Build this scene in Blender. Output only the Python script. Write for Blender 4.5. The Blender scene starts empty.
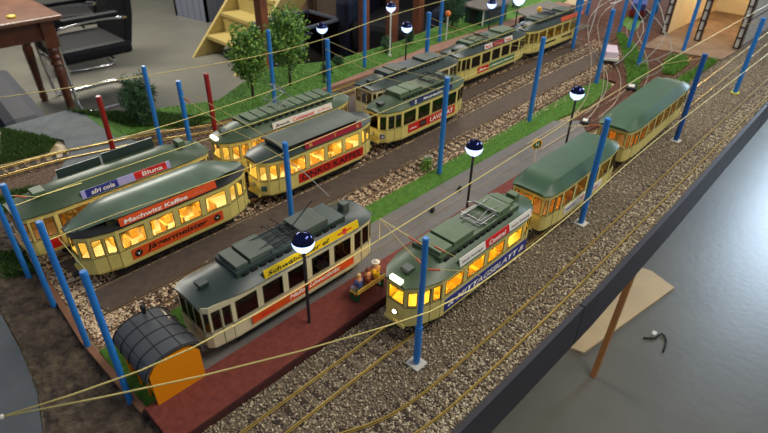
import bpy, bmesh, math, random
import numpy as np
from mathutils import Matrix, Vector, Euler
random.seed(7); rng = np.random.default_rng(7)
PI = math.pi
S = bpy.context.scene
C = S.collection

# ------------------------------------------------------------------ materials
def s2l(c):
    return tuple(((v/255)/12.92 if v/255 <= .04045 else ((v/255+.055)/1.055)**2.4) for v in c)
MATS = {}
def mat(name, rgb, rough=.6, metal=0, noise=0, nscale=40, bump=0, bscale=200, rgb2=None, spec=.5, island=None, coat=0):
    if name in MATS: return MATS[name]
    m = bpy.data.materials.new(name); m.use_nodes = True
    nt = m.node_tree; b = nt.nodes['Principled BSDF']
    c = (*s2l(rgb), 1)
    b.inputs['Base Color'].default_value = c
    b.inputs['Roughness'].default_value = rough
    b.inputs['Metallic'].default_value = metal
    b.inputs['Specular IOR Level'].default_value = spec
    b.inputs['Coat Weight'].default_value = coat
    tc = nt.nodes.new('ShaderNodeTexCoord')
    if island:
        g = nt.nodes.new('ShaderNodeNewGeometry'); r = nt.nodes.new('ShaderNodeValToRGB')
        r.color_ramp.elements[0].color = (*s2l(island[0]), 1); r.color_ramp.elements[1].color = (*s2l(island[-1]), 1)
        for i, q in enumerate(island[1:-1]):
            e = r.color_ramp.elements.new((i+1)/(len(island)-1)); e.color = (*s2l(q), 1)
        nt.links.new(g.outputs['Random Per Island'], r.inputs[0]); nt.links.new(r.outputs[0], b.inputs['Base Color'])
    elif noise or rgb2:
        n = nt.nodes.new('ShaderNodeTexNoise'); n.inputs['Scale'].default_value = nscale; n.inputs['Detail'].default_value = 6
        n.inputs['Roughness'].default_value = .65
        r = nt.nodes.new('ShaderNodeValToRGB'); r.color_ramp.elements[0].position = .35; r.color_ramp.elements[1].position = .68
        c2 = s2l(rgb2) if rgb2 else tuple(v*(1-noise) for v in c[:3])
        r.color_ramp.elements[0].color = (*c2, 1); r.color_ramp.elements[1].color = c
        nt.links.new(tc.outputs['Object'], n.inputs['Vector'])
        nt.links.new(n.outputs[0], r.inputs[0]); nt.links.new(r.outputs[0], b.inputs['Base Color'])
    if bump:
        n2 = nt.nodes.new('ShaderNodeTexNoise'); n2.inputs['Scale'].default_value = bscale; n2.inputs['Detail'].default_value = 4
        bp = nt.nodes.new('ShaderNodeBump'); bp.inputs['Strength'].default_value = bump; bp.inputs['Distance'].default_value = .4/bscale
        nt.links.new(tc.outputs['Object'], n2.inputs['Vector'])
        nt.links.new(n2.outputs[0], bp.inputs['Height']); nt.links.new(bp.outputs[0], b.inputs['Normal'])
    MATS[name] = m; return m
def emat(name, rgb, strength):
    if name in MATS: return MATS[name]
    m = bpy.data.materials.new(name); m.use_nodes = True; b = m.node_tree.nodes['Principled BSDF']
    b.inputs['Base Color'].default_value = (*s2l(rgb), 1)
    b.inputs['Emission Color'].default_value = (*s2l(rgb), 1); b.inputs['Emission Strength'].default_value = strength
    MATS[name] = m; return m
def glassmat(name, tint, refl=.12, alpha_dark=0.0):
    m = bpy.data.materials.new(name); m.use_nodes = True; nt = m.node_tree
    for n in list(nt.nodes):
        if n.type != 'OUTPUT_MATERIAL': nt.nodes.remove(n)
    out = [n for n in nt.nodes if n.type == 'OUTPUT_MATERIAL'][0]
    t = nt.nodes.new('ShaderNodeBsdfTransparent'); t.inputs[0].default_value = (*s2l(tint), 1)
    g = nt.nodes.new('ShaderNodeBsdfGlossy'); g.inputs['Roughness'].default_value = .05
    mx = nt.nodes.new('ShaderNodeMixShader'); mx.inputs[0].default_value = refl
    nt.links.new(t.outputs[0], mx.inputs[1]); nt.links.new(g.outputs[0], mx.inputs[2]); nt.links.new(mx.outputs[0], out.inputs[0])
    MATS[name] = m; return m

M = {}
M['cream'] = mat('tram_cream', (218,202,118), .42, noise=.12, nscale=60)
M['ivory'] = mat('tram_ivory', (214,205,165), .42, noise=.1, nscale=60)
M['yellow'] = mat('tram_yellow', (222,190,70), .42, noise=.1, nscale=60)
M['roofgreen'] = mat('roof_green', (72,92,62), .42, noise=.25, nscale=30)
M['roofgreen2'] = mat('roof_bottle_green', (58,92,64), .5, noise=.2, nscale=20)
M['roofgrey'] = mat('roof_grey', (54,68,62), .38, noise=.25, nscale=30)
M['rooflight'] = mat('roof_light', (98,118,98), .35, noise=.25, nscale=25)
M['hatch'] = mat('roof_hatch', (92,112,80), .5, noise=.2, nscale=50)
M['hatchgrey'] = mat('roof_hatch_grey', (82,92,80), .5, noise=.2, nscale=50)
M['black'] = mat('black_iron', (26,26,26), .6, noise=.3)
M['darkline'] = mat('dark_trim', (52,52,30), .5)
M['steel'] = mat('bare_steel', (150,150,145), .35, .8)
M['brass'] = mat('brass_rail', (196,166,88), .36, .75)
M['oldrail'] = mat('rusty_rail', (128,108,84), .5, .4)
M['palerail'] = mat('pale_rail', (190,172,146), .45, .3)
M['wire'] = mat('brass_wire', (206,190,116), .4, .4)
M['greycable'] = mat('grey_cable', (150,150,140), .5)
M['insul'] = mat('orange_insulator', (186,92,46), .5)
M['pole'] = mat('pole_blue', (40,126,206), .35, noise=.1)
M['poledark'] = mat('pole_blue_dark', (24,84,160), .35)
M['red'] = mat('pole_red', (150,28,24), .4)
M['sleeper'] = mat('sleeper_brown', (62,46,36), .8, noise=.4, nscale=80)
M['seat'] = mat('seat_yellow', (222,180,80), .6)
M['seatblue'] = mat('seat_blue', (60,70,130), .6)
M['inner'] = mat('interior_cream', (236,222,184), .7)
M['innerbrown'] = mat('interior_wood', (120,70,45), .6)
M['white'] = mat('paint_white', (226,224,214), .5)
M['adred'] = mat('ad_red', (198,28,24), .45)
M['adcrimson'] = mat('ad_crimson', (150,22,40), .45)
M['adorange'] = mat('ad_orange', (222,82,28), .45)
M['adwhite'] = mat('ad_white', (226,220,208), .45)
M['adnavy'] = mat('ad_navy', (28,44,84), .45)
M['adblue'] = mat('ad_blue', (36,48,130), .45)
M['adlilac'] = mat('ad_lilac', (170,165,215), .45)
M['adyellow'] = mat('ad_yellow', (240,200,20), .45)
M['adgreen'] = mat('ad_green', (40,110,80), .45)
M['adteal'] = mat('ad_teal', (60,140,120), .45)
M['inkblack'] = mat('ink_black', (22,18,16), .5)
M['inkwhite'] = mat('ink_white', (240,236,224), .5)
M['inkred'] = mat('ink_red', (210,40,30), .5)
M['inkgrey'] = mat('ink_grey', (110,100,95), .5)
M['inkgold'] = mat('ink_gold', (210,160,70), .5)
M['inkpink'] = mat('ink_pink', (222,130,110), .5)
M['glass'] = glassmat('window_glass_clear', (250,248,240), .06)
M['glassdark'] = glassmat('window_glass_shaded', (150,130,120), .10)  # darker glass copy: shade inside unlit trams is put into its tint
M['ballastbase'] = mat('ballast_bed_grey', (132,116,94), .9, rgb2=(76,66,54), nscale=220, bump=.8, bscale=260)
M['creambase'] = mat('ballast_bed_brown', (134,104,76), .9, rgb2=(48,32,24), nscale=160, bump=.8, bscale=260)
M['stonegrey'] = mat('stone_grey', (0,0,0), .8, island=[(104,90,72),(158,140,112),(190,172,142),(132,116,94),(228,214,184)])
M['soilcrumb'] = mat('soil_crumb', (0,0,0), .9, island=[(92,52,36),(136,88,60),(70,42,32),(170,130,96)])
M['stonepale'] = mat('stone_pale', (0,0,0), .8, island=[(128,114,92),(186,170,138),(210,196,164),(150,136,112),(226,214,186)])
M['stonecream'] = mat('stone_cream', (0,0,0), .75, island=[(240,220,180),(214,182,140),(246,230,200),(150,104,78),(226,200,164)])
M['stonedark'] = mat('stone_brown', (0,0,0), .85, island=[(92,74,56),(128,106,84),(70,54,42),(160,140,110)])
M['strip'] = mat('brown_paving', (104,88,76), .85, noise=.3, nscale=60, bump=.4, bscale=500)
M['street'] = mat('grey_paving', (118,114,110), .75, noise=.2, nscale=30, bump=.3, bscale=400)
M['redplat'] = mat('red_platform', (128,60,46), .85, rgb2=(104,44,34), nscale=90, bump=.5, bscale=600)
M['redside'] = mat('platform_side', (78,32,26), .85, noise=.4, nscale=60)
M['path'] = mat('pinkish_path', (158,116,94), .85, noise=.25, nscale=60, bump=.3)
M['soilred'] = mat('red_brown_soil', (112,66,46), .95, rgb2=(66,40,30), nscale=90, bump=1, bscale=200)
M['dirt'] = mat('dark_soil', (98,84,66), .95, rgb2=(46,36,30), nscale=45, bump=1, bscale=90)
M['asphalt'] = mat('grey_asphalt', (80,86,92), .8, noise=.2, nscale=20, bump=.3, bscale=400)
M['asphalt2'] = mat('pale_asphalt', (112,118,118), .8, rgb2=(86,92,94), nscale=14, bump=.3, bscale=400)
M['grass'] = mat('grass_green', (88,136,40), .9, rgb2=(66,106,30), nscale=80, bump=.8, bscale=700)
M['grassblade'] = mat('grass_blades', (0,0,0), .8, island=[(70,116,32),(104,150,48),(84,132,40)])
M['moss'] = mat('moss_dark', (0,0,0), .9, island=[(40,66,24),(72,104,34),(56,84,30)])
M['leaf'] = mat('leaf_green', (0,0,0), .6, island=[(60,96,44),(110,160,50),(50,84,50),(160,200,80),(90,132,66)])
M['needle'] = mat('needle_green', (0,0,0), .7, island=[(34,64,40),(64,106,60),(44,80,48)])
M['bark'] = mat('bark', (62,50,40), .9)
M['fascia'] = mat('fascia_blueblack', (40,37,48), .45, noise=.25, nscale=6)
M['plywood'] = mat('plywood', (206,180,136), .6, noise=.12, nscale=8)
M['timber'] = mat('timber', (190,128,70), .6, noise=.25, nscale=14)
M['edgeboard'] = mat('edge_board', (150,104,76), .8, noise=.3, nscale=30)
M['orange'] = mat('shelter_orange', (232,140,8), .35)
M['roofblack'] = mat('shelter_roof', (78,80,82), .2, noise=.1)
M['wood'] = mat('dark_red_wood', (104,56,30), .35, rgb2=(70,36,22), nscale=8)
M['tabletop'] = mat('table_top_wood', (122,82,58), .35, rgb2=(98,62,44), nscale=8)
M['leather'] = mat('black_leather', (20,20,23), .6, noise=.2, nscale=8, spec=.2)
M['leatherblue'] = mat('navy_leather', (22,26,42), .6, noise=.2, nscale=8, spec=.2)
M['chrome'] = mat('chrome', (210,210,210), .12, 1)
M['pine'] = mat('pine', (172,152,88), .55, noise=.15, nscale=6)
M['crate'] = mat('grey_plastic', (112,116,130), .5)
M['postwood'] = mat('post_wood', (146,80,42), .5, rgb2=(100,52,30), nscale=8)
M['cabinet'] = mat('cabinet_brown', (112,88,60), .7, rgb2=(78,58,42), nscale=3)
M['card'] = mat('cardboard', (150,120,84), .8)
M['shedwall'] = mat('shed_wall', (226,208,170), .7, noise=.12, nscale=10)
M['shedfloor'] = mat('shed_floor', (150,122,96), .7, rgb2=(112,88,68), nscale=12)
M['beam'] = mat('shed_beam', (52,30,24), .6)
M['greenpaint'] = mat('green_paint', (20,88,48), .5)
M['kiosk'] = mat('kiosk_green', (26,66,52), .5)
M['corr'] = mat('kiosk_roof', (130,122,112), .7, noise=.2)
M['skin'] = mat('skin', (206,150,110), .6)
M['globetop'] = mat('globe_mirror', (40,46,84), .04, 1)
M['globelit'] = emat('globe_glow', (176,200,255), 1.0)
M['lamppost'] = mat('lamp_post_dark', (44,42,46), .4)
M['concrete'] = mat('pole_foot', (196,192,180), .8)
M['yellowfoot'] = mat('pole_foot_yellow', (210,200,60), .7)

# ------------------------------------------------------------------ mesh builder
class MB:
    def __init__(s): s.v = []; s.f = []
    def add(s, vs, fs):
        n = len(s.v); s.v += [tuple(q) for q in vs]; s.f += [tuple(i+n for i in f) for f in fs]; return s
    def box(s, x0, x1, y0, y1, z0, z1):
        vs = [(x0,y0,z0),(x1,y0,z0),(x1,y1,z0),(x0,y1,z0),(x0,y0,z1),(x1,y0,z1),(x1,y1,z1),(x0,y1,z1)]
        return s.add(vs, [(3,2,1,0),(4,5,6,7),(0,1,5,4),(1,2,6,5),(2,3,7,6),(3,0,4,7)])
    def bar(s, p0, p1, w, h, up=(0,0,1)):
        p0 = Vector(p0); p1 = Vector(p1); d = (p1-p0).normalized(); u = Vector(up)
        sd = d.cross(u)
        if sd.length < 1e-4: sd = d.cross(Vector((1,0,0)))
        sd.normalize(); u = sd.cross(d)
        vs = []
        for p in (p0, p1):
            for a, b in ((-1,-1),(1,-1),(1,1),(-1,1)): vs.append(p+sd*a*w/2+u*b*h/2)
        return s.add(vs, [(3,2,1,0),(4,5,6,7),(0,1,5,4),(1,2,6,5),(2,3,7,6),(3,0,4,7)])
    def prism(s, poly, z0, z1, top=True):
        n = len(poly); a = sum(poly[i][0]*poly[(i+1)%n][1]-poly[(i+1)%n][0]*poly[i][1] for i in range(n))
        if a < 0: poly = poly[::-1]
        vs = [(x,y,z0) for x,y in poly]+[(x,y,z1) for x,y in poly]
        fs = [tuple(range(n-1,-1,-1)), tuple(range(n,2*n))]+[(i,(i+1)%n,n+(i+1)%n,n+i) for i in range(n)]
        return s.add(vs, fs)
    def rings(s, rs, cap=True, closed=False):
        n = len(rs[0]); vs = [q for r in rs for q in r]; fs = []
        m = len(rs)
        for k in range(m-1 if not closed else m):
            k2 = (k+1) % m
            for i in range(n):
                j = (i+1) % n; fs.append((k*n+i, k*n+j, k2*n+j, k2*n+i))
        if cap and not closed: fs += [tuple(range(n-1,-1,-1)), tuple(range((m-1)*n, m*n))]
        return s.add(vs, fs)
    def tube(s, pts, r, n=8, cap=True):
        pts = [Vector(p) for p in pts]; rs = []
        rr = r if isinstance(r, (list, tuple)) else [r]*len(pts)
        prev = None
        for i, p in enumerate(pts):
            a = pts[max(i-1,0)]; b = pts[min(i+1,len(pts)-1)]; d = (b-a).normalized()
            if prev is None:
                ref = Vector((0,0,1)) if abs(d.z) < .9 else Vector((1,0,0))
                u = d.cross(ref).normalized()
            else:
                u = (prev - d*prev.dot(d)).normalized()
            prev = u; w = d.cross(u)
            rs.append([p+u*math.cos(2*PI*k/n)*rr[i]+w*math.sin(2*PI*k/n)*rr[i] for k in range(n)])
        return s.rings(rs, cap)
    def lathe(s, prof, n=16, c=(0,0,0)):
        rs = [[(c[0]+r*math.cos(2*PI*k/n), c[1]+r*math.sin(2*PI*k/n), c[2]+z) for k in range(n)] for r, z in prof]
        return s.rings(rs)
    def sphere(s, c, r, n=16, m=10, sx=1, sy=1, sz=1, t0=0.0, t1=1.0):
        prof = []
        rs = []
        for i in range(m+1):
            t = t0+(t1-t0)*i/m; a = -PI/2+PI*t; q = max(math.cos(a), .001)
            rs.append([(c[0]+r*sx*q*math.cos(2*PI*k/n), c[1]+r*sy*q*math.sin(2*PI*k/n), c[2]+r*sz*math.sin(a)) for k in range(n)])
        return s.rings(rs)
    def xf(s, mtx, i0=0):
        s.v = s.v[:i0]+[tuple(mtx @ Vector(q)) for q in s.v[i0:]]; return s
    def build(s, name, m, parent=None, smooth=False, bevel=0):
        me = bpy.data.meshes.new(name); me.from_pydata(s.v, [], s.f)
        if bevel:
            bm = bmesh.new(); bm.from_mesh(me)
            bmesh.ops.bevel(bm, geom=[e for e in bm.edges if e.calc_face_angle(0) > .5], offset=bevel, segments=2, affect='EDGES', profile=.6)
            bm.to_mesh(me); bm.free()
        me.materials.append(m if not isinstance(m, str) else M[m])
        if smooth: me.polygons.foreach_set('use_smooth', [True]*len(me.polygons)); 
        me.update()
        o = bpy.data.objects.new(name, me); C.objects.link(o)
        if smooth == 'auto':
            bm = bmesh.new(); bm.from_mesh(me)
            for e in bm.edges:
                if e.calc_face_angle(0) > .6: e.smooth = False
            bm.to_mesh(me); bm.free()
        if parent: o.parent = parent
        return o
def tag(o, label=None, cat=None, group=None, kind=None):
    if label: o['label'] = label
    if cat: o['category'] = cat
    if group: o['group'] = group
    if kind: o['kind'] = kind
    return o
def empty(name, loc, rz=0, label=None, cat=None, group=None):
    o = bpy.data.objects.new(name, None); C.objects.link(o); o.location = loc; o.rotation_euler = (0,0,rz); o.empty_display_size = .02
    return tag(o, label, cat, group)
def copy_tree(o, parent=None):
    c = o.copy(); C.objects.link(c)
    if parent: c.parent = parent
    for ch in list(o.children): copy_tree(ch, c)
    return c
def smooth_path(pts, step=.03):
    P = [Vector(p) for p in pts]
    if len(P) == 2: return P
    Q = [P[0]*2-P[1]]+P+[P[-1]*2-P[-2]]; out = []
    for i in range(1, len(Q)-2):
        n = max(2, int((Q[i+1]-Q[i]).length/step))
        for k in range(n):
            t = k/n; a, b, c, d = Q[i-1], Q[i], Q[i+1], Q[i+2]
            out.append(.5*((2*b)+(-a+c)*t+(2*a-5*b+4*c-d)*t*t+(-a+3*b-3*c+d)*t**3))
    out.append(P[-1]); return out

_font_cache = {}
def lettering(body, width, height, x, y, z, m, parent, shear=0, tilt=0, name='lettering', bold=.022, rotz=0):
    cu = bpy.data.curves.new('text', 'FONT'); cu.body = body; cu.size = 1; cu.shear = shear; cu.offset = bold; cu.resolution_u = 3
    to = bpy.data.objects.new('text', cu); C.objects.link(to)
    bpy.context.view_layer.update()
    dg = bpy.context.evaluated_depsgraph_get()
    me = bpy.data.meshes.new_from_object(to.evaluated_get(dg))
    bpy.data.objects.remove(to); bpy.data.curves.remove(cu)
    n = len(me.vertices); co = np.zeros(n*3); me.vertices.foreach_get('co', co); co = co.reshape(-1,3)
    mn = co.min(0); mx = co.max(0); sc = (mx-mn); 
    co2 = np.zeros_like(co)
    co2[:,0] = (co[:,0]-mn[0])/sc[0]*width
    h = (co[:,1]-mn[1])/sc[1]*height
    co2[:,1] = h*math.sin(tilt); co2[:,2] = h*math.cos(tilt)
    me.vertices.foreach_set('co', co2.ravel()); me.materials.clear(); me.materials.append(M[m])
    me.update()
    o = bpy.data.objects.new(name, me); C.objects.link(o); o.location = (x,y,z); o.rotation_euler = (0,0,rotz)
    if parent: o.parent = parent
    return o

# ------------------------------------------------------------------ camera (solved from the photograph's vanishing points)
T = Vector((0.69742434,-0.39027693,0.60106839)); Yv = Vector((-0.71640358,-0.40203239,0.57020687)); U = Vector((0.01911037,-0.82828369,-0.55998296))
right = Vector((T.x, Yv.x, U.x)); up = -Vector((T.y, Yv.y, U.y)); back = -Vector((T.z, Yv.z, U.z))
cm = Matrix(((right.x,up.x,back.x,0),(right.y,up.y,back.y,0),(right.z,up.z,back.z,.70),(0,0,0,1)))
cd = bpy.data.cameras.new('camera'); cam = bpy.data.objects.new('camera', cd); C.objects.link(cam)
cam.matrix_world = cm; cd.sensor_width = 36; cd.lens = 556.75/768*36; cd.clip_start = .01; cd.clip_end = 60
cd.dof.use_dof = True; cd.dof.focus_distance = .98; cd.dof.aperture_fstop = 7.0
S.camera = cam
S.view_settings.view_transform = 'Standard'; S.view_settings.look = 'None'; S.view_settings.exposure = 1.02; S.view_settings.gamma = 1
try: S.view_settings.use_curve_mapping = False
except Exception: pass

# ------------------------------------------------------------------ room light
w = bpy.data.worlds.new('world'); S.world = w; w.use_nodes = True
w.node_tree.nodes['Background'].inputs[0].default_value = (.80,.86,1,1); w.node_tree.nodes['Background'].inputs[1].default_value = .16
def area(name, loc, target, sx, sy, e, col):
    l = bpy.data.lights.new(name, 'AREA'); l.shape = 'RECTANGLE'; l.size = sx; l.size_y = sy; l.energy = e; l.color = col
    o = bpy.data.objects.new(name, l); C.objects.link(o); o.location = loc
    o.rotation_euler = (Vector(target)-Vector(loc)).to_track_quat('-Z','Y').to_euler(); return o
area('ceiling_lamp_light', (1.6,-.5,2.1), (1.0,.9,0), 1.6,.5, 21, (1,.94,.82))
area('ceiling_lamp_light', (3.4,2.6,2.3), (3.0,2.2,0), 1.6,.5, 24, (1,.94,.84))
area('ceiling_lamp_light', (1.6,5.6,2.0), (1.2,5.0,-1), 1.8,.5, 85, (1,.95,.84))
area('window_light', (7.0,.15,.85), (2.6,.15,-.8), 1.0,1.3, 60, (.62,.80,1))

# ------------------------------------------------------------------ room
f = MB().box(-6,12,-5,12,-1.05,-1.0).build('floor', mat('floor_concrete', (112,110,100), .36, rgb2=(98,96,88), nscale=1.5, bump=.05, bscale=30)); tag(f, kind='structure')
wb = MB().box(-3,12,9.0,9.1,-1,2).build('wall_back', mat('wall_paint', (120,116,100), .8)); tag(wb, kind='structure')

# ------------------------------------------------------------------ layout table
lt = empty('layout_table', (1.6,.4,-1.0), 0, 'long table with dark blue-black edge board carrying the model tramway', 'table')
def lay(mb, name, m, **k):   # layout part in world coordinates
    mb.v = [(x-1.6,y-.4,z+1.0) for x,y,z in mb.v]; return mb.build(name, m, lt, **k)
edge = [(-.6,.262),(.3,.262),(.58,.261),(.87,.260),(1.3,.270),(1.72,.284),(2.13,.296)]
edge2 = [(2.135,.296),(2.6,.312),(3.2,.33),(4.2,.36)]
outline = edge+edge2[1:]+[(4.2,1.80),(3.0,1.76),(2.3,1.66),(1.75,1.60),(1.38,1.60),(1.165,1.70),(1.0,1.64),(.85,1.56),(.70,1.62),(.585,1.66),(.48,1.804),(.30,1.80),(-.6,1.79)]
lay(MB().prism(outline,-.03,-.012), 'table_top', 'plywood')
def strip_wall(path, th, z0, z1):
    b = MB()
    for (x0,y0),(x1,y1) in zip(path, path[1:]):
        b.add([(x0,y0-th,z0),(x1,y1-th,z0),(x1,y1,z0),(x0,y0,z0),(x0,y0-th,z1),(x1,y1-th,z1),(x1,y1,z1),(x0,y0,z1)],
              [(3,2,1,0),(4,5,6,7),(0,1,5,4),(1,2,6,5),(2,3,7,6),(3,0,4,7)])
    return b
cut = .64
lay(strip_wall([(-.6,.262),(.3,.262),(.58,.261),(.80,.2605)], .010, -.098, .001), 'fascia_board', 'fascia')
lay(strip_wall([(.803,.2605),(.87,.260),(1.3,.270),(1.72,.284),(2.13,.296)], .010, -.098, .001), 'fascia_board', 'fascia')
lay(strip_wall(edge2, .010, -.098, .001), 'fascia_board', 'fascia')
lay(MB().bar((1.616,.40,-1.0),(1.72,.40,-.03),.020,.020,up=(0,1,0)), 'leg', 'timber')
lay(MB().box(3.5,3.54,1.0,1.04,-1.0,-.03), 'leg', 'timber')
lay(MB().box(.10,.14,1.3,1.34,-1.0,-.03), 'leg', 'timber')
pb = MB().prism([(1.67,.55),(1.69,.48),(2.357,.374),(2.40,.50),(2.35,.75),(2.1,.80)],0,.012).build('plywood_board','plywood')
pb.location=(0,0,-1.0); tag(pb,'pale plywood offcut lying on the floor under the table edge','board')

# ground covers on the layout ------------------------------------------------
def ground(name, poly, z0, z1, m, label, cat, kind=None):
    o = MB().prism(poly, z0, z1).build(name, m); tag(o, label, cat, kind=kind); return o
ground('ballast_bed', [(-.6,.262),(.3,.262),(.58,.261),(.87,.260),(1.3,.270),(1.72,.284),(2.13,.296),(2.6,.312),(3.2,.33),(4.2,.36),(4.2,.56),(2.5,.555),(1.5,.56),(1.4,.515),(.134,.515),(.12,.40),(-.6,.40)], -.012,-.0055,'ballastbase','grey ballast bed under the two front tracks','ballast','stuff')
ground('ballast_bed', [(.16,.77),(.24,.77),(2.3,.79),(2.9,.95),(2.9,1.40),(2.3,1.385),(1.1,1.385),(.75,1.42),(.45,1.50),(-.6,1.56),(-.6,1.42),(.12,1.40),(.14,1.2)], -.012,-.0058,'creambase','brown ballast bed below the middle tracks','ballast','stuff')
ground('paving_strip', [(.185,.846),(.9,.849),(1.5,.862),(2.25,.885),(2.25,.952),(1.5,.936),(.95,.917),(.175,.917)],-.0058,-.0012,'strip','brown paved strip between the lit trailers track and the empty track','paving')
ground('paving_strip', [(.185,.988),(.95,.992),(2.2,1.03),(2.2,1.06),(.95,1.05),(.175,1.045)],-.0058,-.0012,'strip','brown paved strip between the two rear rows of trams','paving')
ground('paving_strip', [(1.0,1.13),(2.6,1.15),(2.6,1.29),(1.0,1.28)],-.0058,-.0012,'strip','grey brown strip behind the rear row of trams','paving')
ground('street', [(.215,.601),(1.50,.610),(1.56,.66),(1.50,.716),(.33,.712),(.31,.70),(.215,.70)],-.012,-.0006,'street','grey paved street under the parked tram with the yellow roof board','street')
gp = empty('tram_platform', (.134,.515,-.012),0,'low red-brown tram stop platform with dark red side','platform')
pl = MB().prism([(0,0),(1.30,.010),(1.32,.085),(0,.084)],0,.021).build('platform_slab','redside',gp)
MB().prism([(.001,.002),(1.298,.012),(1.318,.0845),(.001,.0835)],.021,.0222).build('platform_surface','redplat',gp)
ground('grass_strip', [(.137,.602),(.214,.602),(.214,.70),(.33,.714),(1.55,.718),(1.72,.70),(1.93,.735),(1.97,.785),(1.80,.80),(1.4,.786),(.9,.775),(.30,.772),(.137,.768)],-.012,-.003,'grass','long bright green grass strip beside the grey street','grass','stuff')
ground('grass_verge', [(.50,1.51),(.58,1.52),(.75,1.42),(1.1,1.385),(1.2,1.405),(1.75,1.455),(2.3,1.46),(3.0,1.50),(3.0,1.76),(2.3,1.66),(1.75,1.595),(1.38,1.595),(1.165,1.69),(1.0,1.635),(.85,1.555),(.70,1.615),(.585,1.655),(.50,1.72)],-.012,-.003,'grass','green verge with trees along the back edge of the layout','grass','stuff')
ground('footpath', [(1.12,1.387),(1.3,1.387),(2.9,1.402),(2.9,1.50),(2.3,1.459),(1.75,1.454),(1.2,1.404)],-.012,.001,'path','pinkish brown footpath along the back track','path')
ground('soil_patch', [(1.505,.612),(1.62,.60),(1.7,.562),(2.68,.556),(2.68,.76),(3.1,.86),(4.15,.9),(4.15,1.48),(2.6,1.385),(2.45,1.2),(2.28,1.0),(2.32,.86),(2.26,.79),(1.98,.80),(1.97,.735),(1.75,.70),(1.565,.69)],-.0057,-.004,'soilred','reddish brown soil around the curving switch tracks','soil','stuff')
def patch(pts, z, label):
    o = ground('grass_patch', pts,-.004,z,'grass',label,'grass','stuff'); return o
patch([(1.94,.64),(2.0,.67),(2.17,.70),(2.45,.88),(2.60,1.02),(2.52,.99),(2.3,.86),(2.08,.745),(1.98,.70)],.000,'green grass wedge between the curving switch tracks')
patch([(2.20,.62),(2.36,.63),(2.45,.67),(2.42,.71),(2.28,.69),(2.18,.65)],.001,'small grass patch in front of the shed mouth')
patch([(2.03,.555),(2.48,.56),(2.50,.585),(2.2,.585),(2.05,.575)],.000,'thin grass strip beside the rails near the shed')
patch([(2.62,.96),(2.85,1.02),(2.95,1.12),(2.75,1.08)],.000,'far green grass area beyond the switch tracks')
ground('side_road', [(.30,1.798),(.479,1.80),(.575,1.655),(.55,1.57),(.52,1.50),(.56,1.30),(.50,1.16),(.17,1.14),(.15,1.26),(.20,1.32),(.27,1.37),(.37,1.50),(.39,1.60),(.335,1.70)],-.012,-.0035,'asphalt2','pale grey road crossing the back track at the left','road')
ground('curved_road', [(-.6,1.2),(-.02,1.15),(.035,1.05),(.052,.97),(.047,.855),(.036,.751),(.016,.669),(-.02,.55),(-.1,.40),(-.6,.40)],-.012,-.004,'asphalt','dark grey curved road in the lower left corner','road')
PATCHES=[[(1.94,.64),(2.0,.67),(2.17,.70),(2.45,.88),(2.60,1.02),(2.52,.99),(2.3,.86),(2.08,.745),(1.98,.70)],[(2.20,.62),(2.36,.63),(2.45,.67),(2.42,.71),(2.28,.69),(2.18,.65)],[(2.03,.555),(2.48,.56),(2.50,.585),(2.2,.585),(2.05,.575)]]
# rough earth bank at the left
def heightfield(name, poly, m, z0, amp, step, label, cat):
    bm = bmesh.new(); xs = [p[0] for p in poly]; ys = [p[1] for p in poly]
    def inside(x,y):
        c = False; n = len(poly); j = n-1
        for i in range(n):
            xi,yi = poly[i]; xj,yj = poly[j]
            if (yi>y) != (yj>y) and x < (xj-xi)*(y-yi)/(yj-yi)+xi: c = not c
            j = i
        return c
    nx = int((max(xs)-min(xs))/step)+1; ny = int((max(ys)-min(ys))/step)+1; vd = {}
    from mathutils import noise
    for i in range(nx+1):
        for j in range(ny+1):
            x = min(xs)+i*step; y = min(ys)+j*step
            if inside(x,y):
                h = noise.noise(Vector((x*60,y*60,0)))*.6+noise.noise(Vector((x*160,y*160,3)))*.5
                vd[i,j] = bm.verts.new((x,y,z0+amp*h))
    for (i,j) in list(vd):
        q = [(i,j),(i+1,j),(i+1,j+1),(i,j+1)]
        if all(k in vd for k in q): bm.faces.new([vd[k] for k in q])
    me = bpy.data.meshes.new(name); bm.to_mesh(me); bm.free(); me.materials.append(M[m])
    me.polygons.foreach_set('use_smooth',[True]*len(me.polygons))
    o = bpy.data.objects.new(name, me); C.objects.link(o); tag(o,label,cat,kind='stuff'); return o
heightfield('earth_bank', [(-.02,1.3),(.03,1.08),(.053,.98),(.048,.855),(.038,.751),(.018,.669),(-.02,.55),(-.1,.38),(-.12,.26),(.2,.26),(.134,.50),(.136,.60),(.130,.787),(.14,1.0),(.15,1.20),(.18,1.34),(.0,1.40)],'dirt',-.004,.007,.003,'rough dark brown earth at the left end of the tracks','earth')
tag(MB().bar((.134,.602,-.004),(.128,.80,-.004),.010,.014).bar((.128,.80,-.004),(.150,1.20,-.004),.010,.014).build('edge_batten','edgeboard'),'reddish brown wooden batten closing the left ends of the tracks','batten')

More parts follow.
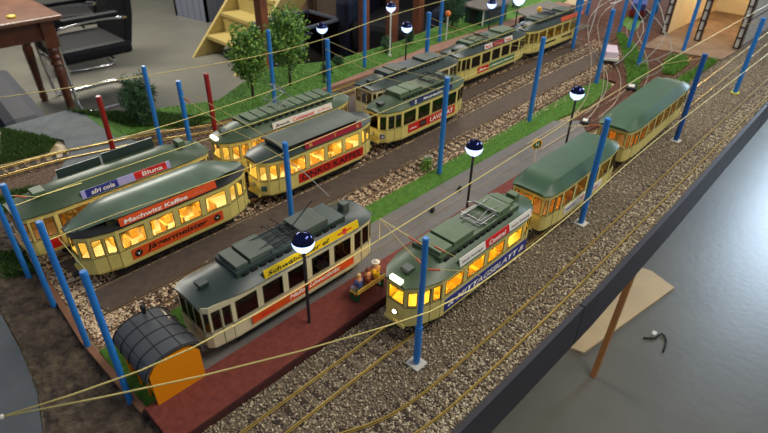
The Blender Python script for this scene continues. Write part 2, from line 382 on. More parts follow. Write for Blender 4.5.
# ------------------------------------------------------------------ scattered stones and grass (uncountable)
OCT = np.array([(1,0,0),(-1,0,0),(0,1,0),(0,-1,0),(0,0,1),(0,0,-1)],float)
OF = np.array([(0,2,4),(2,1,4),(1,3,4),(3,0,4),(2,0,5),(1,2,5),(3,1,5),(0,3,5)])
def stones(name, pts, size, m, label):
    n = len(pts); sc = rng.uniform(.6,1.3,(n,1,1))*size/2*rng.uniform(.6,1.15,(n,6,1))
    an = rng.uniform(0,2*PI,n); ax = rng.uniform(-.6,.6,n)
    v = OCT[None]*sc*np.array([1,.85,.7])
    v = v+rng.normal(0,.12*size/2,v.shape)
    c, s_ = np.cos(an)[:,None], np.sin(an)[:,None]
    x = v[:,:,0]*c-v[:,:,1]*s_; y = v[:,:,0]*s_+v[:,:,1]*c; z = v[:,:,2]+ax[:,None]*v[:,:,0]
    V = np.stack([x,y,z],2)+pts[:,None,:]
    F = (OF[None]+6*np.arange(n)[:,None,None]).reshape(-1,3)
    me = bpy.data.meshes.new(name); me.vertices.add(n*6); me.vertices.foreach_set('co', V.ravel())
    me.loops.add(F.size); me.loops.foreach_set('vertex_index', F.ravel().astype(np.int32))
    me.polygons.add(len(F)); me.polygons.foreach_set('loop_start', np.arange(0,F.size,3,dtype=np.int32)); me.update(calc_edges=True)
    me.validate(); me.materials.append(M[m]); o = bpy.data.objects.new(name, me); C.objects.link(o); tag(o,label,'stones',kind='stuff'); return o
def tracky(path, x): 
    return np.interp(x, [p[0] for p in path], [p[1] for p in path])
TA = [(-.4,.450),(.95,.452),(1.2,.458),(1.4,.470),(1.8,.487),(2.3,.497),(3.2,.52),(4.1,.54)]
TB = [(-.05,.56),(.08,.49),(.17,.435),(.25,.380),(.31,.349),(.365,.326),(.43,.3145),(.52,.3105),(.65,.310),(.8,.310),(1.2,.318),(1.67,.327),(2.3,.336),(3.2,.352),(4.1,.37)]
TC = [(.215,.6595),(1.3,.6610),(1.7,.648),(2.1,.630),(2.5,.645),(2.75,.665)]
TD = [(.165,.820),(1.0,.822),(1.4,.832),(1.9,.845),(2.3,.865)]
TE = [(.160,.945),(1.0,.950),(1.4,.967),(2.2,.990),(2.6,1.01)]
TF = [(.160,1.086),(1.0,1.092),(1.6,1.108),(2.2,1.113),(2.6,1.12)]
TG = [(-.4,1.54),(.1,1.522),(.21,1.515),(.33,1.505),(.45,1.475),(.55,1.452),(.72,1.385),(.85,1.352),(1.0,1.342),(1.4,1.345),(1.76,1.355),(2.3,1.34),(2.8,1.30)]
def rand_xy(n, x0, x1, y0, y1, bias=1.6):
    x = x0+(x1-x0)*rng.random(n)**bias; y = rng.uniform(y0,y1,n); return x, y
# grey stones of the two front tracks
x,y = rand_xy(52000,.02,3.3,.262,.56,1.7)
ylo = np.interp(x,[p[0] for p in edge+edge2],[p[1] for p in edge+edge2])+.003
yhi = np.where(x<1.42,.514,.556)
k = (y>ylo)&(y<yhi)&~((x<.13)&(y>.42)); x,y = x[k],y[k]
za = np.minimum(np.abs(np.abs(y-tracky(TA,x))-.0225), np.abs(np.abs(y-tracky(TB,x))-.0225))
k = za>.0028; x,y = x[k],y[k]
inA = (np.abs(y-tracky(TA,x))<.034)|(np.abs(y-tracky(TB,x))<.034)
z = np.where(inA,-.0052,-.0042)+rng.uniform(-.0006,.0008,len(x))
stones('ballast_stones', np.stack([x,y,z],1), .0050,'stonegrey','loose grey and beige ballast stones around the two front tracks')
x,y = rand_xy(9000,.25,3.2,.264,.345,1.5)
ylo = np.interp(x,[p[0] for p in edge+edge2],[p[1] for p in edge+edge2])+.004
d = y-tracky(TB,x); sl_ = (np.floor((x+.006)/.0123)%2==0)|(np.abs(d)>.026)
k = (y>ylo)&(np.abs(np.abs(d)-.0225)>.0035)&(d<.03)&sl_; x,y=x[k],y[k]
stones('ballast_stones', np.stack([x,y,np.full(len(x),-.0042)],1), .0064,'stonepale','larger pale ballast stones between the rails of the outermost track')
# pale stones
L = []
for tr,n,hw in ((TD,9000,.031),(TE,9000,.036),(TF,3000,.036)):
    x,_ = rand_xy(n,.15,2.4,0,1,1.3); d = rng.uniform(-hw,hw,n); y = tracky(tr,x)+d
    k = (np.abs(np.abs(d)-.0225)>.003)&((np.floor(x/.0125)%2==0)|(rng.random(n)<.22)|(np.abs(d)>.0255)); L.append(np.stack([x[k],y[k],rng.uniform(-.0055,-.0035,k.sum())],1))
x,y = rand_xy(2600,.142,.20,.775,1.25,1.0); L.append(np.stack([x,y,rng.uniform(-.006,-.003,len(x))],1))
x,y = rand_xy(1500,.30,1.8,.772,.797,1.2); L.append(np.stack([x,y,rng.uniform(-.006,-.0035,len(x))],1))
x,y = rand_xy(350,.20,.235,.598,.66,1.0); L.append(np.stack([x,y,rng.uniform(-.003,-.001,len(x))],1))
stones('ballast_stones', np.concatenate(L), .0066,'stonecream','pale cream ballast stones around the middle tracks')
x,_ = rand_xy(5000,.0,2.6,0,1,1.0); d = rng.uniform(-.05,.05,5000); y = tracky(TG,x)+d; k=(np.abs(np.abs(d)-.0225)>.003)&~((x>.30)&(x<.52)); 
L=[np.stack([x[k],y[k],rng.uniform(-.006,-.0035,k.sum())],1)]
x,y = rand_xy(2500,.52,.85,1.18,1.45,1.0); L.append(np.stack([x,y,np.full(len(x),-.005)],1))
stones('ballast_stones', np.concatenate(L), .0055,'stonedark','brown ballast stones along the curved back track')
x,y = rand_xy(9000,1.50,3.3,.56,1.36,1.0); k=(y<.61+(x-1.5)*.42+.08)&(y>.56)&~((x>2.45)&(y<.88)); x,y=x[k],y[k]
stones('soil_crumbs', np.stack([x,y,np.full(len(x),-.004)],1), .007,'soilcrumb','brown soil crumbs and stones around the switch tracks')
def blades(name, poly, n, h, m, label, z=-.004, spread=.5, clump=None):
    xs=[p[0] for p in poly]; ys=[p[1] for p in poly]; P=[]
    while sum(len(q) for q in P)<n:
        a = rng.uniform(min(xs),max(xs),n); b = rng.uniform(min(ys),max(ys),n); ins = np.zeros(n,bool); j=len(poly)-1
        for i in range(len(poly)):
            xi,yi=poly[i]; xj,yj=poly[j]
            c=((yi>b)!=(yj>b))&(a<(xj-xi)*(b-yi)/((yj-yi) if yj!=yi else 1e-9)+xi); ins^=c; j=i
        P.append(np.stack([a[ins],b[ins]],1))
    p = np.concatenate(P)[:n]; an=rng.uniform(0,2*PI,n); wd=h*.16
    hh = h*rng.uniform(.5,1.2,n); lx=rng.normal(0,spread*h*.5,n); ly=rng.normal(0,spread*h*.5,n)
    V=np.zeros((n,3,3)); V[:,0]=np.stack([p[:,0]-wd*np.cos(an),p[:,1]-wd*np.sin(an),np.full(n,z)],1)
    V[:,1]=np.stack([p[:,0]+wd*np.cos(an),p[:,1]+wd*np.sin(an),np.full(n,z)],1); V[:,2]=np.stack([p[:,0]+lx,p[:,1]+ly,z+hh],1)
    F=np.arange(n*3,dtype=np.int32)
    me=bpy.data.meshes.new(name); me.vertices.add(n*3); me.vertices.foreach_set('co',V.ravel()); me.loops.add(n*3); me.loops.foreach_set('vertex_index',F)
    me.polygons.add(n); me.polygons.foreach_set('loop_start',np.arange(0,n*3,3,dtype=np.int32)); me.update(calc_edges=True); me.materials.append(M[m])
    o=bpy.data.objects.new(name,me); C.objects.link(o); tag(o,label,'grass',kind='stuff'); return o
blades('grass_tufts',[(.137,.602),(.214,.602),(.214,.70),(.33,.714),(1.55,.718),(1.72,.70),(1.93,.735),(1.97,.785),(1.80,.80),(1.4,.786),(.9,.775),(.30,.772),(.137,.768)],26000,.0035,'grassblade','short mown grass fibres on the strip beside the street')
blades('grass_tufts',[(.52,1.51),(.58,1.52),(.75,1.43),(1.1,1.392),(1.2,1.405),(1.75,1.455),(2.3,1.46),(2.3,1.64),(1.75,1.59),(1.38,1.59),(1.165,1.68),(1.0,1.63),(.85,1.55),(.70,1.61),(.585,1.65),(.52,1.70)],20000,.006,'grassblade','grass fibres on the verge along the back edge')
for pp_ in PATCHES: blades('grass_tufts',pp_,3500,.012,'grassblade','rough grass fibres on the patches between the switch tracks',z=-.002,spread=1.6)
blades('moss_patch',[(.24,1.62),(.29,1.79),(.36,1.66),(.375,1.60),(.335,1.55),(.27,1.555),(.1,1.6),(.1,1.8)],9000,.010,'moss','dark mossy grass left of the pale road',spread=1.2)
blades('moss_patch',[(.17,1.30),(.255,1.365),(.24,1.39),(.19,1.40),(.12,1.36)],3000,.010,'moss','small mossy tuft in front of the back track',spread=1.2)
blades('moss_patch',[(.475,1.80),(.53,1.66),(.56,1.55),(.70,1.43),(.76,1.45),(.70,1.53),(.64,1.62),(.55,1.70)],9000,.011,'moss','dark green mossy patch around the round bush',spread=1.2)
blades('moss_patch',[(.10,1.16),(.145,1.14),(.14,1.05),(.09,1.07)],1200,.012,'moss','mossy tuft beside the leftmost blue poles',spread=1.2)

# ------------------------------------------------------------------ tracks
sl_proto = None
def track(path, label, railm='brass', x0=None, x1=None, sleepers=True, gauge=.045, group=None, n_sl=95, sleeper_span=None, rh=.005):
    P = smooth_path([(p[0],p[1],0) for p in path], .02)
    t = empty('railway_track', (P[0].x,P[0].y,-.005), 0, label, 'track', group)
    o0 = Vector((P[0].x,P[0].y,-.005))
    N = []
    for i,p in enumerate(P):
        d = (P[min(i+1,len(P)-1)]-P[max(i-1,0)]).normalized(); N.append(Vector((-d.y,d.x,0)))
    for sgn in (-1,1):
        b = MB(); rs=[]
        prof=[(-.0013,-.0045),(.0013,-.0045),(.0004,-.0035),(.0004,-.0018),(.0009,-.0010),(.0009,.0003),(-.0009,.0003),(-.0009,-.0010),(-.0004,-.0018),(-.0004,-.0035)]
        for p,n in zip(P,N):
            c = p+n*sgn*gauge/2
            rs.append([tuple(c+n*a+Vector((0,0,q))-o0) for a,q in prof])
        b.rings(rs).build('rail', railm, t)
    if sleepers:
        a0, a1 = sleeper_span or (P[0].x,P[-1].x); n=0
        dist=0; nxt=0
        me=None
        for i in range(1,len(P)):
            seg=(P[i]-P[i-1]).length
            while nxt<=dist+seg and n<98:
                q=P[i-1]+(P[i]-P[i-1])*((nxt-dist)/seg); nn=N[i]
                if a0<=q.x<=a1:
                    if me is None:
                        o=MB().box(-.0052,.0052,-.036,.036,0,.003).build('sleeper','sleeper',t); me=o.data
                    else:
                        o=bpy.data.objects.new('sleeper',me); C.objects.link(o); o.parent=t
                    o.location=(q.x-o0.x,q.y-o0.y,-.0028); o.rotation_euler=(0,0,math.atan2(nn.y,nn.x)-PI/2); n+=1
                nxt+=.0245
            dist+=seg
    return t
track(TA,'brass track in grey ballast carrying the lit green-roofed tram set','brass',sleeper_span=(.05,2.4))
track(TB,'outermost brass track curving along the dark table edge','brass',sleeper_span=(.1,2.5))
track(TC,'brass grooved track set in the grey street','oldrail',sleepers=False)
track(TD,'empty track in pale stones left of the green strip','oldrail',sleeper_span=(.1,2.4))
track(TE,'track in pale stones under the row of lit trailers','oldrail',sleeper_span=(.1,2.5))
track(TF,'rearmost tram track under the long afri roof board tram','oldrail',sleeper_span=(.1,2.4))
track(TG,'curved back track crossing the pale road','brass',sleeper_span=(-.1,2.3))
track([(1.30,.664),(1.55,.672),(1.72,.705),(1.93,.79),(2.15,.90),(2.40,1.04),(2.65,1.17),(2.95,1.27),(3.3,1.32)][:9],'switch track curving away from the street towards the far tracks','palerail',sleepers=False)
track([(1.62,.654),(1.78,.675),(1.95,.735),(2.10,.82),(2.25,.94)],'short curved switch track joining the empty track','palerail',sleepers=False)
track([(1.75,.645),(1.95,.66),(2.15,.72),(2.40,.84),(2.70,1.0),(3.1,1.1)],'curved switch track leading behind the shed','palerail',sleepers=False)
track([(1.55,.50),(1.80,.53),(2.10,.575),(2.45,.625),(2.70,.640)],'siding in red soil running into the shed','brass',sleepers=False)

# ------------------------------------------------------------------ trams
def outline_pts(L, blunt):
    if blunt=='wide': return [(0,.036),(.008,.043),(.045,.0475),(L-.060,.049),(L-.012,.042),(L,.034)]
    if blunt: return [(0,.036),(.010,.043),(.055,.049),(L-.055,.049),(L-.010,.043),(L,.036)]
    return [(0,.021),(.016,.036),(.060,.049),(L-.060,.049),(L-.016,.036),(L,.021)]
def loft(L, hw, base, crown, nx=30, ny=12, x0=0, x1=None, pw=2.2, thick=.002):
    x1 = L if x1 is None else x1; rs=[]
    prof=(lambda q:1-abs(q)**pw) if pw!='trap' else (lambda q:min(1,(1-abs(q))/.34)**1.0)
    for i in range(nx+1):
        t=i/nx; t=.5-.5*math.cos(PI*t); x=x0+(x1-x0)*t; w=hw(x); b=base(x); c=crown(x)
        r=[(x,-w+2*w*j/ny,b+(c-b)*prof(-1+2*j/ny)) for j in range(ny+1)]
        r+=[(x,w*.98,b-thick),(x,-w*.98,b-thick)]
        rs.append(r)
    return MB().rings(rs)
def sstep(t): t=max(0,min(1,t)); return t*t*(3-2*t)
def make_tram(sp):
    L=sp['L']; Yc=sp['Y']; blunt=sp.get('blunt',False)
    root=empty(sp.get('name','tram_car'),(sp['X'],Yc,0),sp.get('rz',0),sp['label'],sp.get('cat','tram'),'trams')
    body=sp.get('body','cream'); lit=sp.get('lit'); SK,SI,WT,EA=.034,sp.get('sill',.070),.106,.117
    pts=outline_pts(L,blunt); near=[(x,-y) for x,y in pts]; far=[(x,y) for x,y in pts][::-1]
    loop=near+far   # counter-clockwise seen from above
    b=MB(); trim=MB(); glassm='glass' if lit or sp.get('clear') else 'glassdark'
    nside=sp.get('nwin',4)
    def cell(bm_,a,c,u0,u1,z0,z1,o0,o1):
        a=Vector((*a,0)); c=Vector((*c,0)); d=(c-a); n=Vector((-d.y,d.x,0)).normalized()  # inward (loop is ccw)
        p=[a+d*u0+n*o0,a+d*u1+n*o0,a+d*u1+n*o1,a+d*u0+n*o1]
        vs=[(q.x,q.y,z0) for q in p]+[(q.x,q.y,z1) for q in p]
        bm_.add(vs,[(3,2,1,0),(4,5,6,7),(0,1,5,4),(1,2,6,5),(2,3,7,6),(3,0,4,7)])
    n=len(loop); th=.0014
    for i in range(n):
        a=loop[i]; c=loop[(i+1)%n]; ln=math.hypot(c[0]-a[0],c[1]-a[1])
        side = i in (2,8); front = i in (5,11)
        if side:
            k=nside; gap=.011/ln; m0=.006/ln; wd=(1-2*m0-gap*(k-1))/k; wins=[(m0+j*(wd+gap),m0+j*(wd+gap)+wd) for j in range(k)]
        elif front: wins=[(.10,.90)] if not blunt else [(.06,.33),(.37,.63),(.67,.94)]
        elif ln<.025: wins=[(.14,.86)]
        else: wins=[(.08,.46),(.56,.92)]
        # lower wall and header
        cell(b,a,c,0,1,SK,SI,0,th); cell(b,a,c,0,1,WT,EA,0,th)
        e=[0]+[q for w_ in wins for q in w_]+[1]
        for j in range(0,len(e),2): cell(b,a,c,e[j],e[j+1],SI,WT,0,th)
        for (u0,u1) in wins:
            g=MB(); cell(g,a,c,u0,u1,SI,WT,.0005,.0009); go=g.build('window_pane',glassm,root)
            fr=MB(); fw=.0012/ln
            cell(fr,a,c,u0,u1,SI,SI+.0012,-.0003,.0010); cell(fr,a,c,u0,u1,WT-.0012,WT,-.0003,.0010)
            cell(fr,a,c,u0,u0+fw,SI,WT,-.0003,.0010); cell(fr,a,c,u1-fw,u1,SI,WT,-.0003,.0010)
            fr.build('window_frame',sp.get('frame','darkline'),go)
        cell(trim,a,c,0,1,SI-.0030,SI-.0020,-.0004,0)
        if not side and not front and ln>.025:
            d=MB(); cell(d,a,c,.50,.93,SK+.002,SI-.004,-.0006,0); d.build('door',body,root)
            ds=MB(); cell(ds,a,c,.485,.50,SK,WT,-.0006,0); cell(ds,a,c,.935,.95,SK,WT,-.0006,0); ds.build('door_edge','darkline',root)
    b.build('body',body,root); trim.build('waist_line','darkline',root)
    # skirt, floor, underframe, wheels
    MB().prism([(x*.98+.003,y*.96) for x,y in loop],.030,SK).build('skirt',body,root)
    MB().prism([(x*.97+.004,y*.93) for x,y in loop],.036,.039).build('floor_plate','innerbrown' if not lit else 'inner',root)
    MB().box(.05,L-.05,-.036,.036,.013,.030).build('underframe','black',root)
    for wx in (L*.36,L*.64):
        wh=MB()
        for sy in (-1,1): wh.tube([(wx,sy*.0205,.0128),(wx,sy*.0245,.0128)],.0125,16)
        wh.tube([(wx,-.0245,.0128),(wx,.0245,.0128)],.002,8); wh.build('wheelset','black',root,smooth='auto')
    for ex,sg in ((0,-1),(L,1)):
        cp=MB().bar((ex-sg*.004,0,.028),(ex+sg*.012,0,.028),.008,.006); cp.sphere((ex+sg*.013,0,.028),.005,10,6); cp.build('coupler','black',root)
        hl=MB().tube([(ex-sg*.001,0,.054),(ex+sg*.0025,0,.054)],.005,12)
        ho=hl.build('headlamp','steel',root)
        on=sp.get('headlit') and ex==0
        MB().sphere((ex+sg*.0025,0,.054),.004,10,6,sx=.4).build('lamp_lens',M['lens_on'] if on else M['lens_off'],ho)
        MB().box(min(ex,ex+sg*.004),max(ex,ex+sg*.004),-.022,.022,.030,.036).build('bumper',body if blunt else 'cream',root)
    for sy in (-1,1):
        MB().box(.012 if not blunt else .004,.019 if not blunt else .010,sy*.030-.004,sy*.030+.004,.026,.031).build('step','black',root)
    # interior
    if lit or sp.get('seats'):
        k=0; x=.07
        sm=sp.get('seatm','seat')
        while x<L-.08:
            for sy in (-1,1):
                q=MB().box(x,x+.014,sy*.030-.013,sy*.030+.013,.039,.056); q.box(x+.011,x+.015,sy*.030-.013,sy*.030+.013,.056,.078); q.build('seat',sm,root)
            x+=.036
    MB().prism([(x*.97+.004,y*.92) for x,y in loop],.1135,.1150).build('inner_ceiling','inner',root)
    if lit:
        col,en=lit
        MB().box(.05 if not sp.get('shortstrip') else .012,L-.05 if not sp.get('shortstrip') else .045,-.003,.003,.1115,.1135).build('ceiling_strip_lamp',sp.get('stripm',M['strip_warm']),root)
        for q in sp.get('lampx',(.16,.5,.84)):
            l=bpy.data.lights.new('interior_bulb','POINT'); l.energy=en; l.color=col; l.shadow_soft_size=.008
            lo=bpy.data.objects.new('interior_bulb',l); C.objects.link(lo); lo.parent=root; lo.location=(L*q,0,.104)
    # roof
    def hw(x):
        xs=[p[0] for p in pts]; ys=[p[1] for p in pts]; return (float(np.interp(x,xs,ys))*1.03+.0015)*(1-(1-sp.get('rt',1))*(1-sstep(x/.09)))
    style=sp.get('roof','deck'); rm=sp.get('roofm','roofgreen')
    el=sp.get('endlen',.075)
    hmax=sp.get('rh',.021)
    cr=lambda x: EA+.004+(hmax-.004)*sstep(min(x+.004,L+.004-x)/el)
    ro=loft(L,hw,lambda x:EA,cr,x0=-.004,x1=L+.004,pw=sp.get('pw',2.2)).build('roof',rm,root,smooth='auto')
    if style=='clerestory':
        MB().box(.055,L-.055,-.036,.036,EA+.004,.136).build('clerestory','darkline',root)
        for j in range(9):
            x=.07+j*(L-.15)/9; MB().box(x,x+.014,-.0368,-.036,.1275,.1345).build('clerestory_window','seat',root)  # opaque yellow paint stands in for lamplight in these windows
        h2=lambda x: max(.004,.0445*min(1,(min(x+.006,L+.006-x)/.085))**.55)
        b2=lambda x: .1215+.013*sstep(min(x+.006,L+.006-x)/.07)
        loft(L,h2,b2,lambda x:b2(x)+.002+.0125*sstep(min(x+.006,L+.006-x)/.10),x0=-.005,x1=L+.005,pw=2.0).build('upper_roof','rooflight',root,smooth='auto')
    if style=='panel':
        MB().box(.062,L-.062,-.034,.034,EA+.004,.1365).build('upper_deck_side','darkline',root)
        pr=loft(L,lambda x:.041,lambda x:.1365,lambda x:.1415,x0=.056,x1=L-.056,nx=6,pw=2).build('upper_deck','hatchgrey',root,smooth='auto')
    if style=='deck':
        hm=sp.get('hatchm','hatch'); z0=EA+hmax-.004
        MB().box(.070,L-.062,-.031,.031,z0-.006,z0+.006).build('roof_deck','roofgrey' if hm!='hatch' else 'roofgreen',root,bevel=.001)
        for (xa,xb,y0,y1,hh) in sp.get('hatches',[(.072,.098,-.027,.027,.005),(.102,.150,-.027,.027,.007),(L-.150,L-.105,-.027,.027,.007),(L-.10,L-.066,-.027,.027,.005)]):
            zb=z0+.006 if xb<=L-.060 else EA+.010
            MB().box(xa,xb,y0,y1,zb,z0+.006+hh-(.004 if xb>L-.060 else 0)).build('roof_hatch',hm,root,bevel=.0008)
        for sy in (-1,1):
            q=MB()
            for j in range(12): 
                x=.08+j*(L-.16)/12; q.box(x,x+.010,sy*.033-.0015,sy*.033+.0015,z0-.004,z0+.001)
            q.build('vent_louvre','black',root)
        MB().box(.018,.034,-.009,.009,EA+.010,EA+.016).build('front_hatch','roofgrey',root,bevel=.0005)
    if style in('deck','clerestory','panel') and sp.get('sign'):
        MB().box(-.004,.003,-.012,.012,EA+.001,EA+.009).build('destination_sign',sp['sign'],root)
    if sp.get('farboard'):
        MB().box(.100,.185,.034,.0365,EA+.012,EA+.034).build('far_roof_board','roofgrey',root); MB().box(.190,.300,.034,.0365,EA+.012,EA+.038).build('far_roof_board','roofgrey',root)
        MB().box(.040,.062,-.014,.014,EA+.016,EA+.0265).build('roof_hatch','hatch',root,bevel=.001); MB().box(.335,.350,-.012,.012,EA+.018,EA+.030).build('roof_hatch','hatch',root,bevel=.001)
    # pantograph
    pg=sp.get('panto')
    if pg:
        px,h,pm=pg; z0=EA+hmax+.006; q=MB()
        for sy in (-1,1):
            q.tube([(px-.035,sy*.022,z0),(px+.035,sy*.022,z0)],.0011,6)
            for sx in (-1,1):
                q.tube([(px+sx*.026,sy*.019,z0+.001),(px-sx*.044*(1-h*.3),sy*.016,z0+.004+.018*h)],.0009,6)
                q.tube([(px-sx*.044*(1-h*.3),sy*.016,z0+.004+.018*h),(px+sx*.004,sy*.010,z0+.009+.040*h)],.0009,6)
        for sx in (-1,1): q.tube([(px+sx*.035,-.022,z0),(px+sx*.035,.022,z0)],.0011,6); q.tube([(px+sx*.026,-.028,z0-.001),(px+sx*.026,.028,z0-.001)],.0016,6); q.tube([(px-sx*.044*(1-h*.3),-.016,z0+.004+.018*h),(px-sx*.044*(1-h*.3),.016,z0+.004+.018*h)],.0008,6)
        po=q.build('pantograph',pm,root)
        MB().tube(smooth_path([(px,-.034,z0+.003+.040*h),(px,-.026,z0+.0095+.040*h),(px,.026,z0+.0095+.040*h),(px,.034,z0+.003+.040*h)],.01),.0010,6).tube([(px+.006,-.026,z0+.0095+.040*h),(px+.006,.026,z0+.0095+.040*h)],.0010,6).build('collector_bow',pm,po)
        if sp.get('ropes'):
            MB().tube([(px+.03,-.01,z0+.002),(px-.012,-.012,z0+.050)],.0010,6).tube([(px+.035,.0,z0+.002),(px+.075,-.012,z0+.045)],.0010,6).build('trolley_arm',pm,root)
    # boards:  (x0,x1,z0,z1,material,[letterings])  letterings: (text,x,z,w,h,mat,shear)
    for li,(x0,x1,z0,z1,m,let) in enumerate(sp.get('lower',[])):
        o=MB().box(x0,x1,-.0502-.0003*(z0>.0451),-.049,z0,z1).build('advert_panel',m,root)
        for (tx,x,z,wd,h,im,sh) in let: lettering(tx,wd,h,x0+x,-.0506,z0+z,im,o,sh)
    for (x0,x1,m,let) in sp.get('upper',[]):
        z0=EA+.0015; hh=.015; tl=.25; yb=-.0505
        o=MB().add([(x0,yb,z0),(x1,yb,z0),(x1,yb+.0012,z0),(x0,yb+.0012,z0)]+[(q[0],q[1]+hh*math.sin(tl),z0+hh*math.cos(tl)) for q in [(x0,yb),(x1,yb),(x1,yb+.0012),(x0,yb+.0012)]],[(3,2,1,0),(4,5,6,7),(0,1,5,4),(1,2,6,5),(2,3,7,6),(3,0,4,7)]).build('roof_board',m,root)
        for (tx,x,z,wd,h,im,sh) in let:
            lettering(tx,wd,h,x0+x,yb-.0004+z*math.sin(tl),z0+z*math.cos(tl),im,o,sh,tl)
    for (kind,x,z,r,m1,m2) in sp.get('emblem',[]):
        o=MB().tube([(x,-.0502,z),(x,-.0508,z)],r,18).build('emblem',m1,root)
        e=MB(); e.add([(x-r*.6,-.0511,z+r*.5),(x-r*.15,-.0511,z-r*.1),(x,-.0511,z-r*.6),(x+r*.15,-.0511,z-r*.1),(x+r*.6,-.0511,z+r*.5),(x+r*.1,-.0511,z+r*.1),(x-r*.1,-.0511,z+r*.1)],[(0,1,2,6),(6,2,5),(5,2,3,4)]); e.build('emblem_mark',m2,o)
    for (x,z,s1,m1,tx,m2) in sp.get('plates',[]):   # plate on the near front facet
        a=Vector((0,-.021,0)); c=Vector((.016,-.036,0)); 
        ang=math.atan2(c.y-a.y,c.x-a.x)
        o=MB().box(0,s1,-.0012,0,0,s1).build('number_plate',m1,root); o.location=(a.x+(c.x-a.x)*.16,a.y+(c.y-a.y)*.16,z); o.rotation_euler=(0,0,ang)
        if tx: lettering(tx,s1*.5,s1*.7,s1*.25,-.0016,s1*.15,m2,o,0)
    return root

M['lens_on']=emat('lens_glow',(255,225,190),12); M['lens_off']=mat('lens_glass',(200,200,190),.1)
M['strip_warm']=emat('strip_glow_warm',(255,206,120),3)
M['strip_orange']=emat('strip_glow_orange',(255,150,50),4)
M['sign_on']=emat('sign_glow',(255,246,210),1.8)
M['sign_off']=mat('sign_grey',(160,160,140),.5)
WARM=(1,.86,.60); YEL=(1,.70,.06); ORG=(1,.42,.12)
E_=.05
make_tram(dict(X=.507,L=.362,Y=.450,label='cream tram with green hatch roof and glowing yellow windows in the front',lit=(YEL,E_*1.5),sill=.076,roof='deck',rh=.024,endlen=.09,headlit=True,sign=M['sign_on'],panto=(.225,.0,'steel'),seatm='seat',
  hatches=[(.074,.106,-.026,.026,.006),(.110,.165,-.026,.026,.008),(.238,.276,-.026,.026,.008),(.280,.298,-.020,.020,.006),(.318,.334,-.010,.010,.005)],
  upper=[(.100,.172,'adwhite',[('Stadt Anzeiger',.006,.003,.06,.006,'inkgrey',0)]),(.172,.245,'adred',[('Central',.010,.0025,.052,.008,'inkwhite',.3)]),(.245,.318,'adwhite',[('Stadt Zeitung',.006,.003,.06,.006,'inkgrey',0)])],
  lower=[(.068,.318,.040,.066,'adblue',[('& MITTAGSBLATT &',.008,.006,.234,.013,'inkwhite',.2)])]))
for lo_ in C.objects:
    if lo_.name.startswith('roof_board') or lo_.name.startswith('advert_panel'): pass
make_tram(dict(name='tram_trailer',X=.908,L=.332,Y=.455,rz=.01,label='cream trailer with plain green roof coupled behind the yellow-lit front tram',lit=(ORG,E_*.42),lampx=(.05,),stripm=M['strip_orange'],shortstrip=True,roof='plain',roofm='roofgreen2',rh=.022,endlen=.05,pw='trap',blunt=True,clear=True,seats=True,
  lower=[(.075,.250,.044,.062,'adwhite',[('sapulp',.006,.004,.045,.009,'adblue',.2),('*',.075,.003,.014,.012,'inkred',0),('Anzeiger',.12,.004,.04,.008,'inkred',0)])]))
make_tram(dict(name='tram_trailer',X=1.325,L=.450,Y=.470,rz=.045,label='last green-roofed cream trailer of the front row with orange glow at its front',lit=(ORG,E_*.35),lampx=(.07,),stripm=M['strip_orange'],shortstrip=True,roof='plain',roofm='roofgreen2',rh=.024,endlen=.09,pw='trap',blunt=True,nwin=6,clear=True,seats=True))
make_tram(dict(X=.253,L=.360,Y=.649,rz=.004,rt=.90,body='ivory',label='unlit ivory and yellow tram with dark green roof beside the orange shelter',roof='deck',roofm='roofgrey',hatchm='hatchgrey',rh=.022,endlen=.10,blunt='wide',nwin=5,sill=.068,panto=(.165,.0,'black'),ropes=True,seats=False,
  hatches=[(.074,.096,-.026,.026,.007),(.100,.145,-.026,.026,.009),(.205,.262,-.026,.026,.009),(.315,.330,-.008,.008,.008)],
  upper=[(.108,.314,'adyellow',[('Schwäbischer',.006,.003,.11,.0075,'inkblack',.25),('el',.120,.003,.016,.0075,'inkblack',.25),('+',.155,.0015,.034,.011,'inkred',0)])],
  lower=[(.075,.300,.043,.061,'adorange',[('Haller Löwenbräu',.075,.005,.115,.010,'inkwhite',.35),('Bier',.015,.004,.03,.008,'inkred',.3)])]))
# lit trailers row E
make_tram(dict(name='tram_trailer',X=.190,L=.352,Y=.946,rz=.006,label='cream trailer with arched pale green upper roof and orange coffee board',lit=(WARM,E_*1.2),roof='clerestory',roofm='black',rh=.010,endlen=.02,seatm='seat',
  upper=[(.072,.268,'adorange',[('Machwitz Kaffee',.008,.0025,.125,.008,'inkwhite',.1),('der gute',.148,.004,.024,.004,'inkpink',0)])],
  lower=[(.078,.272,.040,.0625,'adorange',[('Jägermeister',.028,.004,.130,.016,'inkblack',.15)])],
  emblem=[('s',.090,.051,.0075,'inkblack','inkwhite'),('s',.258,.051,.0075,'inkblack','inkwhite')]))
make_tram(dict(name='tram_trailer',X=.578,L=.345,Y=.953,label='cream lit trailer with grey upper deck above a red coffee advert',lit=(WARM,E_*1.3),roof='panel',roofm='roofgrey',rh=.012,endlen=.05,
  upper=[(.112,.287,'adcrimson',[('M',.012,.002,.008,.008,'inkgold',0),('Y',.086,.002,.008,.008,'inkgold',0),('M',.158,.002,.008,.008,'inkgold',0)])],
  lower=[(.088,.292,.040,.0635,'adred',[('ONKO KAFFEE',.008,.004,.188,.016,'inkblack',0)])],
  plates=[(0,.044,.012,'adnavy','H','adteal')]))
